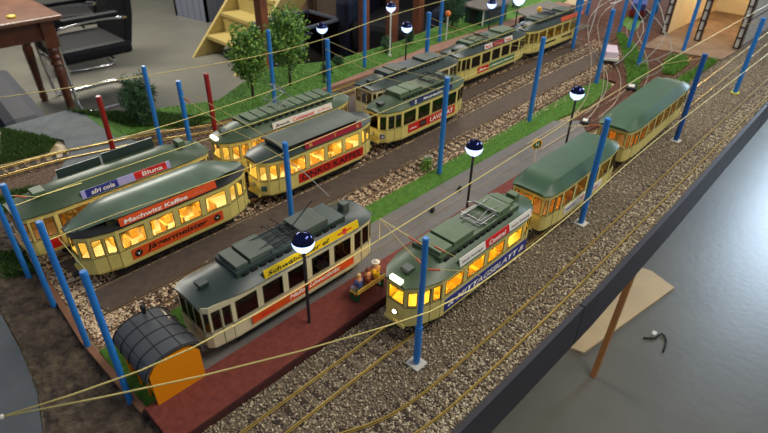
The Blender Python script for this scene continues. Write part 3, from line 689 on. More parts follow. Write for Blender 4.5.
make_tram(dict(X=.957,L=.358,Y=.955,rz=.012,label='unlit cream tram with green roof and white on red washing machine advert',roof='deck',rh=.024,endlen=.085,panto=(.235,.0,'black'),hatches=[(.072,.11,-.026,.026,.007),(.115,.165,-.026,.026,.006)],
  upper=[(.092,.270,'adnavy',[('S',.014,.002,.010,.009,'inkwhite',.2),('Rheinkohle',.05,.003,.085,.006,'inkwhite',.3)])],
  lower=[(.085,.290,.042,.0655,'adred',[('aus Erfahrung gut',.006,.006,.028,.008,'inkwhite',0),('LAVAMAT',.092,.005,.104,.0135,'inkwhite',0)]),(.132,.160,.0455,.062,'inkblack',[('AEG',.003,.005,.022,.007,'inkgrey',0)])],
  plates=[(0,.044,.012,'adblue','4','inkwhite')]))
make_tram(dict(X=1.462,L=.41,Y=1.106,rz=.012,label='unlit cream tram in the rear row with small red and white roof boards',roof='deck',roofm='roofgrey',rh=.022,endlen=.07,blunt=True,nwin=5,plates=[(0,.040,.016,'adteal',None,None)],panto=(.15,0,'black'),
  upper=[(.13,.175,'adwhite',[('RE',.006,.002,.034,.009,'inkred',0)]),(.18,.245,'adcrimson',[('Kornbrand',.006,.003,.05,.006,'inkpink',0)]),(.25,.30,'adwhite',[('SE',.008,.002,.034,.009,'inkred',0)])],
  lower=[(.10,.165,.042,.062,'adred',[('Rot',.01,.006,.04,.009,'inkwhite',.2)]),(.17,.33,.042,.062,'adgreen',[('Heinrich Franck',.01,.006,.14,.008,'inkwhite',.2)])]))
make_tram(dict(name='tram_trailer',X=1.892,L=.42,Y=1.112,rz=.0,label='farthest cream trailer in the row with an orange board and a black roof frame',roof='deck',roofm='roofgrey',hatchm='hatchgrey',rh=.022,clear=True,seats=True,panto=(.18,.2,'black'),nwin=5,
  upper=[(.22,.40,'adorange',[])],lower=[(.10,.20,.05,.056,'inkblack',[]),(.25,.33,.05,.056,'inkblack',[])]))
# rear row F
make_tram(dict(X=.142,L=.388,Y=1.086,label='long green-roofed tram with lilac, blue and red roof board at the left rear',roof='plain',farboard=True,rh=.026,endlen=.10,blunt=True,sill=.066,lit=((1,.35,.1),E_*.35),lampx=(.5,),stripm=M['strip_orange'],shortstrip=True,
  hatches=[(.035,.060,-.012,.012,.004),(.095,.175,.006,.030,.006),(.185,.300,.010,.030,.007),(.31,.33,-.010,.010,.004)],
  upper=[(.110,.118,'adlilac',[]),(.118,.181,'adblue',[('afri cola',.010,.003,.046,.009,'inkwhite',.15)]),(.181,.215,'adlilac',[]),(.215,.284,'adred',[('Bluna',.016,.003,.044,.009,'inkwhite',0)]),(.284,.292,'adlilac',[])],
  lower=[(.030,.052,.040,.060,'adred',[])]))
make_tram(dict(X=.571,L=.400,Y=1.088,label='lit cream tram with green slatted roof, raised silver pantograph and white roof board',lit=(WARM,E_*1.2),roof='deck',rh=.024,endlen=.08,sign=M['sign_on'],sill=.072,panto=(.185,1.0,'steel'),
  hatches=[(.085+.028*j,.109+.028*j,-.024,.024,.005) for j in range(9)],
  upper=[(.130,.318,'adwhite',[('Brandt',.008,.003,.042,.006,'inkblack',.3),('Continental',.060,.002,.068,.009,'inkred',.2),('die Marke',.138,.0035,.042,.005,'inkpink',.2)])]))
make_tram(dict(X=1.055,L=.385,Y=1.092,label='dark unlit tram with white pillars behind the red advert tram',roof='deck',body='ivory',roofm='roofgrey',hatchm='hatchgrey',rh=.022,blunt=True,clear=True,seatm='innerbrown',seats=True))

# ------------------------------------------------------------------ poles
def catenary_pole(x,y,label,h=.25,r=.0046,m='pole',foot=None,collar=None,group='catenary poles',z0=-.004,name='catenary_pole'):
    t=empty(name,(x,y,z0),0,label,'pole',group); H_=h-z0
    MB().tube([(0,0,0),(0,0,H_-.003)],r,14).build('shaft',m,t,smooth='auto')
    MB().tube([(0,0,H_-.003),(0,0,H_)],[r*1.08,r*.9],14).build('cap',m,t,smooth='auto')
    if foot: MB().box(-.013,.013,-.013,.013,0,.0035).build('foot_plate',foot,t,bevel=.0008)
    if collar: MB().tube([(0,0,.006),(0,0,collar)],r*1.28,14).build('sleeve',m,t,smooth='auto')
    return t
PL=[(.121,1.043,'blue pole, leftmost of the four at the left table end',dict(r=.0047)),
 (.125,.929,'blue pole, second from the left of the four at the left table end',dict(r=.0047)),
 (.128,.785,'blue pole, third from the left of the four at the left table end',dict(r=.0047)),
 (.128,.634,'blue pole nearest the camera beside the orange shelter roof',dict(r=.0047)),
 (.529,1.292,'thin blue pole in front of the round conifer bush',dict(r=.0052)),
 (.540,1.150,'blue pole between the round bush and the right red pole',dict(r=.0055)),
 (.921,1.342,'blue pole between the two leafy trees',dict(r=.006)),
 (.988,1.165,'blue pole under the globe lamp right of the leafy trees',dict(r=.0065)),
 (1.417,1.462,'tall blue pole on the back verge in front of the black chairs',dict(r=.006)),
 (1.877,1.480,'blue pole beside the first orange ball signal',dict(r=.007)),
 (1.415,1.165,'blue pole behind the grey-roofed rear trailer',dict(r=.007)),
 (2.274,1.440,'blue pole in front of the green kiosk',dict(r=.0075)),
 (.525,.746,'blue pole between the red coffee advert trailer and the ivory tram',dict(r=.0052)),
 (.998,.756,'blue pole on the grass strip in front of the washing machine advert',dict(r=.0065)),
 (.487,.382,'blue pole with square pale foot beside the glowing front tram',dict(foot='concrete',collar=.085)),
 (1.052,.390,'blue pole with grey foot beside the second trailer of the front row',dict(foot='concrete',r=.0062)),
 (1.640,.402,'dark blue pole with pale foot beside the last front trailer',dict(foot='concrete',r=.0068,m='poledark')),
 (2.177,.402,'blue pole with yellow foot near the right edge',dict(foot='yellowfoot',r=.0075)),
 (1.449,.772,'blue pole on the grass strip left of the small globe lamp',dict(r=.0068)),
 (2.210,1.040,'blue pole at the tail of the farthest trailer',dict(r=.0075)),
 (1.908,.783,'blue pole at the end of the grass strip by the switches',dict(r=.0075)),
 (2.586,1.012,'blue pole behind the white wagon on far grass',dict(r=.0075)),
 (2.384,.879,'blue pole in the middle of the far switch area',dict(r=.0075)),
 (2.191,.753,'blue pole on the grass wedge between switch tracks',dict(r=.0075)),
 (3.083,1.045,'most distant blue pole left of the shed',dict(r=.0075)),
 (2.518,.703,'blue pole standing before the open shed mouth',dict(r=.0075)),
 (2.72,1.30,'left one of two distant blue poles behind the farthest trailer',dict(r=.009)),
 (2.78,1.27,'right one of two distant blue poles behind the farthest trailer',dict(r=.009)),
 ]
for x,y,l,k in PL: catenary_pole(x,y,l,**k)
catenary_pole(.377,1.181,'left red pole in front of the pale road',m='red',group='red poles',r=.0055,h=.25)
catenary_pole(.609,1.150,'right red pole at the edge of the green verge',m='red',group='red poles',r=.0058,h=.25)

# ------------------------------------------------------------------ globe lamps
def globe_lamp(x,y,label,h=.183,r=.0180,pm='lamppost',energy=.02):
    t=empty('street_lamp',(x,y,-.003),0,label,'lamp','globe street lamps'); H_=h+.003
    MB().tube([(0,0,0),(0,0,.006)],.006,12).tube([(0,0,.006),(0,0,H_-r*.9)],.0028,10).build('post',pm,t,smooth='auto')
    g=MB().sphere((0,0,H_),r,24,8,t0=.0,t1=.53).build('lit_bowl','globelit',t,smooth=True); g['label']='glowing white lower half'
    g=MB().sphere((0,0,H_),r,24,8,t0=.53,t1=1.0).build('mirror_cap','globetop',t,smooth=True); g['label']='dark blue mirrored upper half'
    MB().tube([(0,0,H_+r*.98),(0,0,H_+r*1.08)],.003,10).build('finial',pm,t)
    l=bpy.data.lights.new('lamp_bulb','POINT'); l.energy=energy; l.color=(.8,.88,1); l.shadow_soft_size=.01
    lo=bpy.data.objects.new('lamp_bulb',l); C.objects.link(lo); lo.parent=t; lo.location=(0,0,H_-r*1.3)
globe_lamp(.415,.565,'large globe lamp on dark post, on the red platform in front of the ivory tram')
globe_lamp(.868,.5735,'globe lamp on dark post behind the glowing front tram roof')
globe_lamp(1.302,.575,'globe lamp at the end of the grass strip, over the trailers')
globe_lamp(1.203,1.443,'globe lamp between the leafy tree and the black chairs')
globe_lamp(1.577,1.485,'globe lamp on pale post in front of the brown wooden posts',pm='white')
globe_lamp(1.42,1.262,'globe lamp on dark post beside the small oval bush')
globe_lamp(1.91,1.262,'globe lamp in front of the green kiosk')
globe_lamp(2.06,1.235,'brightest globe lamp at the top centre',r=.024,energy=.06)

# ------------------------------------------------------------------ wires
def wire(pts,label,r=.0009,m='wire',name='overhead_wire',cat='wire',group=None):
    b=MB().tube(smooth_path(pts,.08) if len(pts)>2 else pts,r,6); o=b.build(name,m,smooth=True); return tag(o,label,cat,group)
Z=.192
wire([(-.011,.535,Z),(.119,.492,Z),(.265,.476,Z),(.59,.480,Z),(.873,.487,Z),(1.505,.504,Z),(2.703,.503,Z)],'golden overhead wire above the glowing front tram',.0010)
wire([(-.011,.535,Z),(.163,.437,Z),(.367,.344,Z),(.502,.309,Z),(.77,.306,Z),(1.143,.320,Z),(2.0,.323,Z),(3.2,.33,Z)],'golden overhead wire above the outermost track',.0010)
wire([(.128,.79,.21),(.136,.824,Z),(.249,.823,Z),(.467,.806,Z),(.9,.815,Z),(1.4,.83,Z),(1.85,.86,Z)],'golden overhead wire above the empty track',.0008)
wire([(.125,.93,.215),(.136,.961,Z),(.24,.967,Z),(.50,.962,Z),(.95,.96,Z),(1.45,.975,Z),(2.2,1.0,Z)],'golden overhead wire above the lit trailers',.0009)
wire([(.05,1.14,Z),(.158,1.123,Z),(.251,1.110,Z),(.399,1.080,Z),(.692,1.083,Z),(.92,1.104,Z),(1.229,1.120,Z),(1.479,1.105,Z),(2.2,1.14,Z)],'golden overhead wire above the rear row of trams',.0009)
wire([(.10,1.55,Z),(.263,1.474,Z),(.531,1.396,Z),(.862,1.325,Z),(1.118,1.323,Z),(1.436,1.375,Z),(1.9,1.40,Z)],'golden overhead wire above the curved back track',.0010)
MB().sphere((-.011,.535,Z),.003,8,6).build('wire_ring','concrete',bpy.data.objects['overhead_wire'])
# span wires across the tracks (group)
def span(pts,label,ins=(),m='wire'):
    t=empty('span_wire',pts[0],0,label,'wire','span wires'); o0=Vector(pts[0])
    MB().tube([Vector(p)-o0 for p in pts],.0007,5).build('strand',m,t)
    for a,b in ins: MB().tube([Vector(a)-o0,Vector(b)-o0],.0017,8).build('insulator','insul',t)
s=.205
span([(.540,1.150,.215),(.539,.96,.20),(.540,.863,.205),(.525,.746,.215)],'span wire from the blue pole by the bush to the one before the ivory tram',[((.540,1.135,.213),(.540,1.112,.211))])
span([(.540,1.150,.235),(.55,1.0,.225),(.530,.746,.235)],'upper strand over the lit trailers between two blue poles')
span([(.525,.746,.215),(.528,.694,.205),(.519,.622,.195)],'grey span wire hanging over the ivory tram roof',m='greycable')
span([(.487,.382,.245),(.531,.359,.205)],'short brace from the top of the front pole to the outer wire',[((.500,.375,.232),(.514,.368,.219))])
span([(.487,.382,.235),(.528,.510,.20)],'brace from the front pole across to the tram wire',[((.492,.397,.230),(.500,.423,.223))])
span([(.487,.382,.200),(.505,.435,.196),(.528,.510,.20),(.492,.475,.195)],'zigzag brace over the glowing tram front',[((.488,.386,.2),(.494,.402,.199))])
span([(.487,.382,.195),(.523,.335,.198),(.535,.318,.192)],'bracket arm from the front pole to the outermost wire',[((.490,.377,.195),(.501,.363,.196))])
span([(.98,1.165,.225),(.985,.96,.20),(.998,.756,.215)],'lower span wire ending at the washing machine advert pole')
span([(1.00,1.165,.24),(.998,.95,.225),(.998,.756,.24)],'upper span wire ending at the washing machine advert pole')
span([(1.415,1.165,.235),(1.43,.992,.21),(1.449,.772,.235)],'span wire from behind the grey-roofed trailer',)
span([(1.415,1.165,.215),(1.418,1.017,.20),(1.449,.772,.215)],'lower span wire behind the grey-roofed trailer')
span([(.128,.634,.25),(.143,.691,.21),(.150,.82,Z)],'anchor wire from the pole beside the shelter',[((.131,.645,.243),(.136,.663,.23))])
span([(.125,.929,.23),(.166,.95,.20),(.24,.96,Z)],'anchor wire with brown insulator at the second left pole',[((.135,.935,.222),(.15,.942,.21))])
span([(1.052,.390,.235),(1.06,.48,.20)],'brace from the grey-footed pole over the second trailer',[((1.053,.40,.231),(1.055,.425,.222))])
span([(1.052,.390,.21),(1.06,.322,.193)],'bracket arm from the grey-footed pole to the outer wire')
span([(2.177,.402,.24),(2.2,.50,.195)],'brace of the yellow-footed pole')
span([(1.640,.402,.24),(1.65,.50,.195)],'brace of the dark blue pole at the last trailer')
# loose grey cables over the switches
wire([(2.95,1.25,.12),(2.60,1.14,.10),(2.35,1.04,.05),(2.25,1.0,.06),(2.12,.93,.05),(2.18,.90,.01)],'grey looped cable left of the far blue pole',.0016,'greycable','loose_cable','cable')
wire([(2.95,1.18,.14),(2.62,1.08,.10),(2.42,1.0,.05),(2.2,.90,.06),(2.1,.86,.02)],'grey looped cable crossing the far blue pole',.0016,'greycable','loose_cable','cable')
wire([(2.72,1.12,.24),(2.45,.98,.20),(2.30,.82,.14),(2.17,.766,.10),(2.08,.78,.04),(2.05,.79,.03)],'grey cable ending in a black tip above the grass wedge',.0018,'greycable','loose_cable','cable')
wire([(1.908,.783,.27),(2.2,.92,.20),(2.5,1.0,.16),(2.9,1.1,.2)],'white cable tied to the far blue pole top',.0016,'white','loose_cable','cable')
wire([(2.66,.92,.15),(2.60,.86,.12),(2.42,.76,.07),(2.25,.73,.05),(2.15,.74,.01)],'grey cable drooping in front of the shed wall',.0018,'greycable','loose_cable','cable')
wire([(2.15,.74,.02),(2.3,.68,.05),(2.42,.78,.10),(2.48,.88,.14)],'pale cable loop beside the shed corner post',.0016,'greycable','loose_cable','cable')
wire([(2.03,.69,.0),(2.12,.66,.012),(2.25,.68,.004),(2.33,.74,.0)],'thin cable lying on the red soil',.0012,'greycable','loose_cable','cable')

# ------------------------------------------------------------------ orange shelter
sh=empty('waiting_shelter',(.152,.588,-.003),0,'orange shelter with black ribbed curved roof on the left platform end','shelter')
fw=[(0,0),(.077,0),(.0765,.070),(.068,.084),(.055,.090),(.022,.090),(.008,.085),(-.001,.074)]
def vprism(poly,y0,y1):  # polygon in x,z extruded along y
    n=len(poly); return MB().add([(x,y0,z) for x,z in poly]+[(x,y1,z) for x,z in poly],[tuple(range(n)),tuple(range(2*n-1,n-1,-1))]+[(i,n+i,n+(i+1)%n,(i+1)%n) for i in range(n)])
vprism(fw,0,.004).build('front_wall','orange',sh)
vprism(fw,.094,.098).build('rear_wall','orange',sh)
for xx in (.001,.0735):
    q=MB()
    for yy in (.004,.034,.064,.091): q.box(xx,xx+.003,yy,yy+.003,0,.078)
    q.box(xx,xx+.003,.004,.094,.072,.078); q.box(xx,xx+.003,.004,.094,.030,.034); q.build('side_frame','orange',sh)
arc=[(.0385+.0455*math.cos(a),.066+.034*math.sin(a)**.8 if math.sin(a)>0 else .066) for a in [PI*k/16 for k in range(17)]]
arc2=[(.0385+.0435*math.cos(a),.063+.034*(max(math.sin(a),0))**.8) for a in [PI*k/16 for k in range(16,-1,-1)]]
vprism(arc+arc2,-.001,.104).build('curved_roof','roofblack',sh,smooth='auto')
for j in range(5):
    y=-.001+j*.02575
    rs=[(.0385+.0462*math.cos(a),.0664+.034*(max(math.sin(a),0))**.8) for a in [PI*k/16 for k in range(17)]]
    MB().tube([(p[0],y+.001,p[1]) for p in rs],.0007,5).build('roof_rib','black',sh)
q=MB()
for a in (PI*.2,PI*.4,PI*.6,PI*.8): q.tube([(.0385+.0460*math.cos(a),0,.0662+.034*math.sin(a)**.8),(.0385+.0460*math.cos(a),.103,.0662+.034*math.sin(a)**.8)],.0006,5)
q.build('roof_seam','black',sh)
MB().lathe([(.003,0),(.003,.008),(.0045,.009),(.0045,.013),(.002,.016)],12,(.046,.098,.100)).build('chimney','black',sh)

# ------------------------------------------------------------------ bench with three small figures
bn=empty('bench',(.508,.548,.0102),.0,'green and yellow bench on the red platform beside the front tram','bench')
for xx in (.002,.064):
    MB().box(xx-.0025,xx+.0025,-.006,.014,0,.003).box(xx-.002,xx+.002,-.007,-.003,0,.030).box(xx-.002,xx+.002,.010,.014,0,.016).box(xx-.002,xx+.002,-.005,.014,.014,.017).build('bench_end','greenpaint',bn)
for k,(yy,zz) in enumerate(((-.001,.0172),(.005,.0172),(.011,.0172))): MB().box(-.002,.068,yy-.0022,yy+.0022,zz,zz+.0015).build('seat_slat','seat',bn)
for zz in (.022,.028): MB().box(-.002,.068,-.0085,-.0068,zz-.0018,zz+.0018).build('back_slat','seat',bn)
def figure(x,y,z,mt,ml,mh,label,lean=0,hat=None,sc=1.0):
    root=empty('seated_figure',(x,y,z),0,label,'person','figures on the bench')
    def skin(vs,es,rs,name,m,parent):
        me=bpy.data.meshes.new(name); me.from_pydata([Vector(v)*sc for v in vs],es,[]); o=bpy.data.objects.new(name,me); C.objects.link(o); o.parent=parent
        md=o.modifiers.new('skin','SKIN')
        for i,r in enumerate(rs): me.skin_vertices[0].data[i].radius=(r*sc,r*sc)
        me.skin_vertices[0].data[0].use_root=True
        sb=o.modifiers.new('sub','SUBSURF'); sb.levels=1; sb.render_levels=1; me.materials.append(M[m]); return o
    def addskin(vs,es,rs,name,m,parent):
        me=bpy.data.meshes.new(name); me.from_pydata([Vector(v)*sc for v in vs],es,[])
        o=bpy.data.objects.new(name,me); C.objects.link(o)
        bm=bmesh.new(); bm.from_mesh(me); ly=bm.verts.layers.skin.verify()
        for i,v in enumerate(bm.verts): v[ly].radius=(rs[i]*sc,rs[i]*sc); v[ly].use_root=(i==0)
        bm.to_mesh(me); bm.free(); o.parent=parent
        o.modifiers.new('skin','SKIN'); sb=o.modifiers.new('sub','SUBSURF'); sb.levels=1; sb.render_levels=1
        bpy.context.view_layer.update(); dg=bpy.context.evaluated_depsgraph_get(); m2=bpy.data.meshes.new_from_object(o.evaluated_get(dg)); m2.name=name
        o.modifiers.clear(); o.data=m2; m2.materials.clear(); m2.materials.append(M[m]); m2.polygons.foreach_set('use_smooth',[True]*len(m2.polygons)); return o
    # facing +y ; pelvis at origin
    l=lean
    V=[(0,0,.004),(l*.3,-.0005,.012),(l*.6,0,.021),(l,.0005,.0265),(l*1.1,.001,.031),(l*1.1,.0018,.0355),
       (-.0035,.004,.0035),(-.0045,.014,.004),(-.0045,.0155,-.008),(-.0045,.0195,-.0135),
       (.0035,.004,.0035),(.0045,.014,.004),(.0045,.0155,-.008),(.0045,.0195,-.0135),
       (l-.0072,0,.0240),(l-.0090,.003,.015),(l-.004,.010,.0085),(l+.0072,0,.0240),(l+.0090,.003,.015),(l+.004,.010,.0085)]
    E=[(0,1),(1,2),(2,3),(3,4),(4,5),(0,6),(6,7),(7,8),(8,9),(0,10),(10,11),(11,12),(12,13),(3,14),(14,15),(15,16),(3,17),(17,18),(18,19)]
    R=[.0055,.0052,.0058,.0032,.0036,.0032,.0038,.0032,.0022,.0022,.0038,.0032,.0022,.0022,.0026,.0020,.0015,.0026,.0020,.0015]
    addskin(V,E,R,'body','skin',root)
    T_=[0,1,2,14,15,17,18]; V2=[V[0],V[1],V[2],(l,.0005,.0255),V[14],V[15],V[17],V[18]]
    addskin(V2,[(0,1),(1,2),(2,3),(3,4),(4,5),(3,6),(6,7)],[.0062,.0060,.0064,.0036,.0032,.0025,.0032,.0025],'jacket',mt,root)
    V3=[V[0]]+V[6:9]+V[10:13]; addskin([V3[0],V3[1],V3[2],V3[3],V3[4],V3[5],V3[6]],[(0,1),(1,2),(2,3),(0,4),(4,5),(5,6)],[.0060,.0043,.0036,.0026,.0043,.0036,.0026],'trousers',ml,root)
    hp=Vector((l*1.1,.0006,.0350))*sc
    MB().sphere(hp,.0046*sc,12,8,t0=.42,t1=1.0).build('hair',mh,root,smooth=True)
    if hat: MB().sphere(hp+Vector((0,0,.002*sc)),.0048*sc,12,6,t0=.5,t1=1).tube([hp+Vector((0,0,.0018*sc)),hp+Vector((0,0,.0026*sc))],.0070*sc,14).build('hat',hat,root)
    q=MB().sphere(hp+Vector((0,.0045*sc,-.0015*sc)),.0008*sc,6,4)
    for sx in (-1,1): q.sphere(hp+Vector((sx*.0016*sc,.0040*sc,.0003*sc)),.0005*sc,6,4)
    q.build('face_features','innerbrown',root)
    return root
mat('denim',(70,90,150),.8); M['denim']=MATS['denim']; M['jbrown']=mat('jacket_brown',(130,60,45),.8); M['jyellow']=mat('jacket_yellow',(232,190,40),.6); M['jgrey']=mat('jacket_pale',(170,175,185),.8); M['hairb']=mat('hair_brown',(110,60,40),.8); M['hairblond']=mat('hair_blond',(206,170,110),.8)
figure(.518,.549,.0288,'denim','jgrey','hairblond','seated figure in blue jacket, left end of the platform bench')
figure(.539,.549,.0288,'jbrown','denim','hairb','seated figure in brown jacket in the middle of the bench',.001)
figure(.562,.549,.0288,'jyellow','jbrown','hairblond','seated figure in yellow jacket with pale hat on the bench',-.001,'adwhite',1.12)

# ------------------------------------------------------------------ signals and small things
def ball_signal(x,y,label,h=.10,m='insul'):
    t=empty('ball_signal',(x,y,-.003),0,label,'signal','orange ball signals'); MB().tube([(0,0,0),(0,0,h)],.0025,8).build('post','white',t)
    MB().sphere((0,0,h+.010),.012,16,10).build('ball',m,t,smooth=True)
M['ballorange']=mat('ball_orange',(232,120,40),.4); M['ballyellow']=mat('ball_yellow',(236,180,40),.4)
ball_signal(1.909,1.470,'orange ball signal on a white post by the back path',m='ballorange')
ball_signal(2.30,1.27,'yellow ball signal beyond the rear trams',h=.09,m='ballyellow')
st=empty('stop_sign',(1.150,.580,.0102),-.5,'round green and yellow tram stop sign on a white post','sign')
MB().tube([(0,0,0),(0,0,.070)],.0022,8).build('post','white',st)
a=MB().tube([(0,-.001,.080),(0,.001,.080)],.0140,20).build('sign_disc','ballyellow',st); MB().tube([(0,-.0016,.080),(0,-.001,.080)],.0105,20).build('sign_field','greenpaint',a)
lettering('H',.008,.010,-.004,-.002,.075,'inkwhite',a)
def sbox(x,y,label,s=.014,m='black',top='white',z=-.0006):
    t=empty('switch_box',(x,y,z),.3,label,'box','trackside boxes'); MB().box(-s,s,-s*.6,s*.6,0,.010).build('housing',m,t,bevel=.001); MB().box(-s*.5,s*.5,-s*.35,s*.35,.010,.0115).build('label_plate',top,t)
sbox(.965,.665,'small black box on the street rails behind the glowing tram',.006,top='black')
sbox(.845,.650,'small black box on the street close to the tram nose pole',.006,top='black')
sbox(1.95,.672,'dark box with white plate on the red soil',.028,z=-.004)
sbox(1.56,.645,'dark box with pale plate near the trailer roof',.020,z=-.004)
yb=MB().box(-.007,.007,-.005,.005,0,.005).build('yellow_block','adyellow',bevel=.0008); yb.location=(.309,.818,-.0022); yb.rotation_euler=(0,0,.5); tag(yb,'small yellow block lying between the empty rails','block')
wg=empty('work_wagon',(2.18,.865,.0),.5,'pale white wagon on the switch tracks under the blue pole','wagon')
MB().box(-.06,.06,-.028,.028,.014,.022).build('chassis','white',wg); MB().box(-.05,.05,-.024,.024,.022,.045).build('load',mat('wagon_load',(225,205,215),.6),wg,bevel=.004)
q=MB()
for wx in (-.04,.04):
    for sy in (-1,1): q.tube([(wx,sy*.021,.0105),(wx,sy*.025,.0105)],.010,14)
q.build('wheels','black',wg)
# far buildings and vehicles beyond the switches
def house(x,y,rz,sx,sy,h,wm,rm,label,name='model_house'):
    t=empty(name,(x,y,-.004),rz,label,'building'); MB().box(-sx,sx,-sy,sy,0,h).build('walls',wm,t)
    MB().add([(-sx*1.1,-sy*1.15,h),(sx*1.1,-sy*1.15,h),(sx*1.1,sy*1.15,h),(-sx*1.1,sy*1.15,h),(-sx*1.1,0,h+.05),(sx*1.1,0,h+.05)],[(0,1,5,4),(2,3,4,5),(0,4,3),(1,2,5),(3,2,1,0)]).build('roof',rm,t)
    for j in (-1,0,1): MB().box(j*sx*.55-.012,j*sx*.55+.012,-sy-.002,-sy,h*.35,h*.7).build('window','adnavy',t)
    MB().box(-sx-.002,-sx,-.014,.014,0,h*.6).build('door','innerbrown',t)
    return t
k=empty('kiosk',(2.30,1.545,-.003),0,'dark green kiosk with flat grey corrugated roof','kiosk')
MB().box(-.10,.10,-.05,.05,0,.075).build('walls','kiosk',k); 
q=MB()
for j in range(14): q.box(-.125+j*.018,-.125+j*.018+.010,-.07,.07,.078,.082)
q.box(-.125,.127,-.07,.07,.075,.079); q.build('roof','corr',k)
MB().box(-.102,-.10,-.02,.02,0,.06).build('door','black',k); MB().box(-.06,.05,-.052,-.05,.03,.06).build('shutter','black',k); MB().tube([(-.098,-.052,0),(-.098,-.052,.075)],.003,8).build('corner_post','white',k)
sd=empty('low_shed',(2.42,1.30,-.003),.02,'low dark shed with sloping grey roof behind the rear trams','shed')
MB().box(-.13,.13,-.06,.06,0,.05).build('walls','black',sd); MB().add([(-.15,-.075,.048),(.15,-.075,.048),(.15,.075,.075),(-.15,.075,.075),(-.15,-.075,.053),(.15,-.075,.053),(.15,.075,.080),(-.15,.075,.080)],[(3,2,1,0),(4,5,6,7),(0,1,5,4),(1,2,6,5),(2,3,7,6),(3,0,4,7)]).build('roof','corr',sd)
house(3.35,1.55,.1,.16,.08,.12,mat('pale_wall',(190,184,190),.7),'corr','pale model house at the far end behind the poles')
b=empty('model_bus',(2.98,1.10,-.004),.35,'small dark blue and red model bus near the far poles','bus')
MB().box(-.12,.12,-.035,.035,.012,.045).build('body',mat('bus_red',(120,24,34),.4),b,bevel=.004); MB().box(-.118,.118,-.033,.033,.045,.075).build('cabin',mat('bus_blue',(70,84,160),.3),b,bevel=.006)
q=MB(); [q.tube([(wx,sy*.028,.012),(wx,sy*.035,.012)],.012,14) for wx in (-.08,.08) for sy in (-1,1)]; q.build('wheels','black',b)

# ------------------------------------------------------------------ open shed at the right top
sd=empty('tram_depot',(2.5,.56,-.004),0,'open-fronted tram depot with timber posts and warm cream interior walls','depot')
MB().prism([(-.06,.285),(.02,-.005),(.22,-.015),(.86,-.015),(.86,.30),(.2,.30)],0,.0055).build('depot_floor','shedfloor',sd)
MB().box(.22,.86,.288,.296,.0055,.34).build('left_wall','shedwall',sd)
MB().box(.85,.858,-.005,.29,.0055,.34).build('rear_wall','shedwall',sd)
MB().box(.22,.86,-.012,-.006,.0055,.34).build('right_wall','shedwall',sd)
q=MB()
for j in range(22): q.box(.235+j*.029,.235+j*.029+.009,-.0145,-.0125,.006,.34)
for zz in (.01,.12,.23): q.box(.225,.86,-.0147,-.0125,zz,zz+.006)
q.build('wall_timbers','beam',sd)
MB().box(.235,.86,-.0140,-.012,.006,.34).build('white_infill','white',sd)
for (x,y,lb) in ((.195,.288,''),(.205,.145,''),(.212,-.010,'')):
    q=MB().box(x,x+.020,y-.002,y+.003,.0055,.34).box(x,x+.020,y+.017,y+.022,.0055,.34)
    for j in range(8): q.box(x,x+.020,y+.002,y+.018,.0055+j*.042,.0055+j*.042+.005)
    po=q.build('timber_post','beam',sd); MB().box(x+.004,x+.016,y+.002,y+.018,.0055,.34).build('post_infill','white',po)
MB().box(.18,.88,-.03,.32,.34,.348).build('depot_roof','corr',sd)
l=bpy.data.lights.new('depot_bulb','POINT'); l.energy=1.1; l.color=(1,.84,.60); l.shadow_soft_size=.03; lo=bpy.data.objects.new('depot_bulb',l); C.objects.link(lo); lo.parent=sd; lo.location=(.5,.15,.28)
MB().sphere((.5,.15,.315),.014,12,8).build('ceiling_bulb',emat('bulb_glow',(255,214,150),8),sd)

# ------------------------------------------------------------------ trees and bushes
def leaves(name,c,rad,n,size,m,parent,flat=.45,shell=.35,top=None):
    cx=np.array(c); u=rng.normal(size=(n,3)); u/=np.linalg.norm(u,axis=1)[:,None]; r=(shell+(1-shell)*rng.random(n)**.5)[:,None]
    lump=1+.18*np.sin(u[:,0:1]*7+u[:,2:3]*5)+.12*np.sin(u[:,1:2]*11)
    P=cx+u*r*lump*np.array(rad)
    a=rng.normal(size=(n,3)); a/=np.linalg.norm(a,axis=1)[:,None]; b_=np.cross(a,rng.normal(size=(n,3))); b_/=np.linalg.norm(b_,axis=1)[:,None]
    s_=size*rng.uniform(.6,1.3,(n,1)); V=np.stack([P-a*s_,P-b_*s_*flat,P+a*s_,P+b_*s_*flat],1)
    me=bpy.data.meshes.new(name); me.vertices.add(n*4); me.vertices.foreach_set('co',V.ravel()); me.loops.add(n*4); me.loops.foreach_set('vertex_index',np.arange(n*4,dtype=np.int32))
    me.polygons.add(n); me.polygons.foreach_set('loop_start',np.arange(0,n*4,4,dtype=np.int32)); me.update(calc_edges=True); me.materials.append(M[m])
    o=bpy.data.objects.new(name,me); C.objects.link(o); o.parent=parent; return o
def tree(x,y,label,h,rad,n):
    t=empty('leafy_tree',(x,y,-.003),0,label,'tree','leafy trees on the back verge')
    b_=MB().tube(smooth_path([(0,0,0),(.002,.001,h*.3),(-.001,0,h*.6),(.002,0,h*.85)],.02),.0045,8)
    for k in range(9):
        a=k*2.4; z=h*(.32+.05*k); b_.tube([(0,0,z),(rad*.5*math.cos(a),rad*.5*math.sin(a),z+.025),(rad*.8*math.cos(a),rad*.8*math.sin(a),z+.045)],[.0025,.0016,.0008],6)
    b_.build('trunk','bark',t,smooth=True)
    leaves('foliage',(0,0,h*.60),(rad,rad,h*.40),n,.0062,'leaf',t,flat=.55,shell=.25)
tree(.943,1.494,'leafy tree nearer the ladder, left of the pair',.235,.058,2600)
tree(1.100,1.500,'leafy tree with bright tips, right of the pair',.262,.066,3200)
t=empty('conifer_bush',(.60,1.555,-.003),0,'round dark conifer bush behind the thin blue pole','bush')
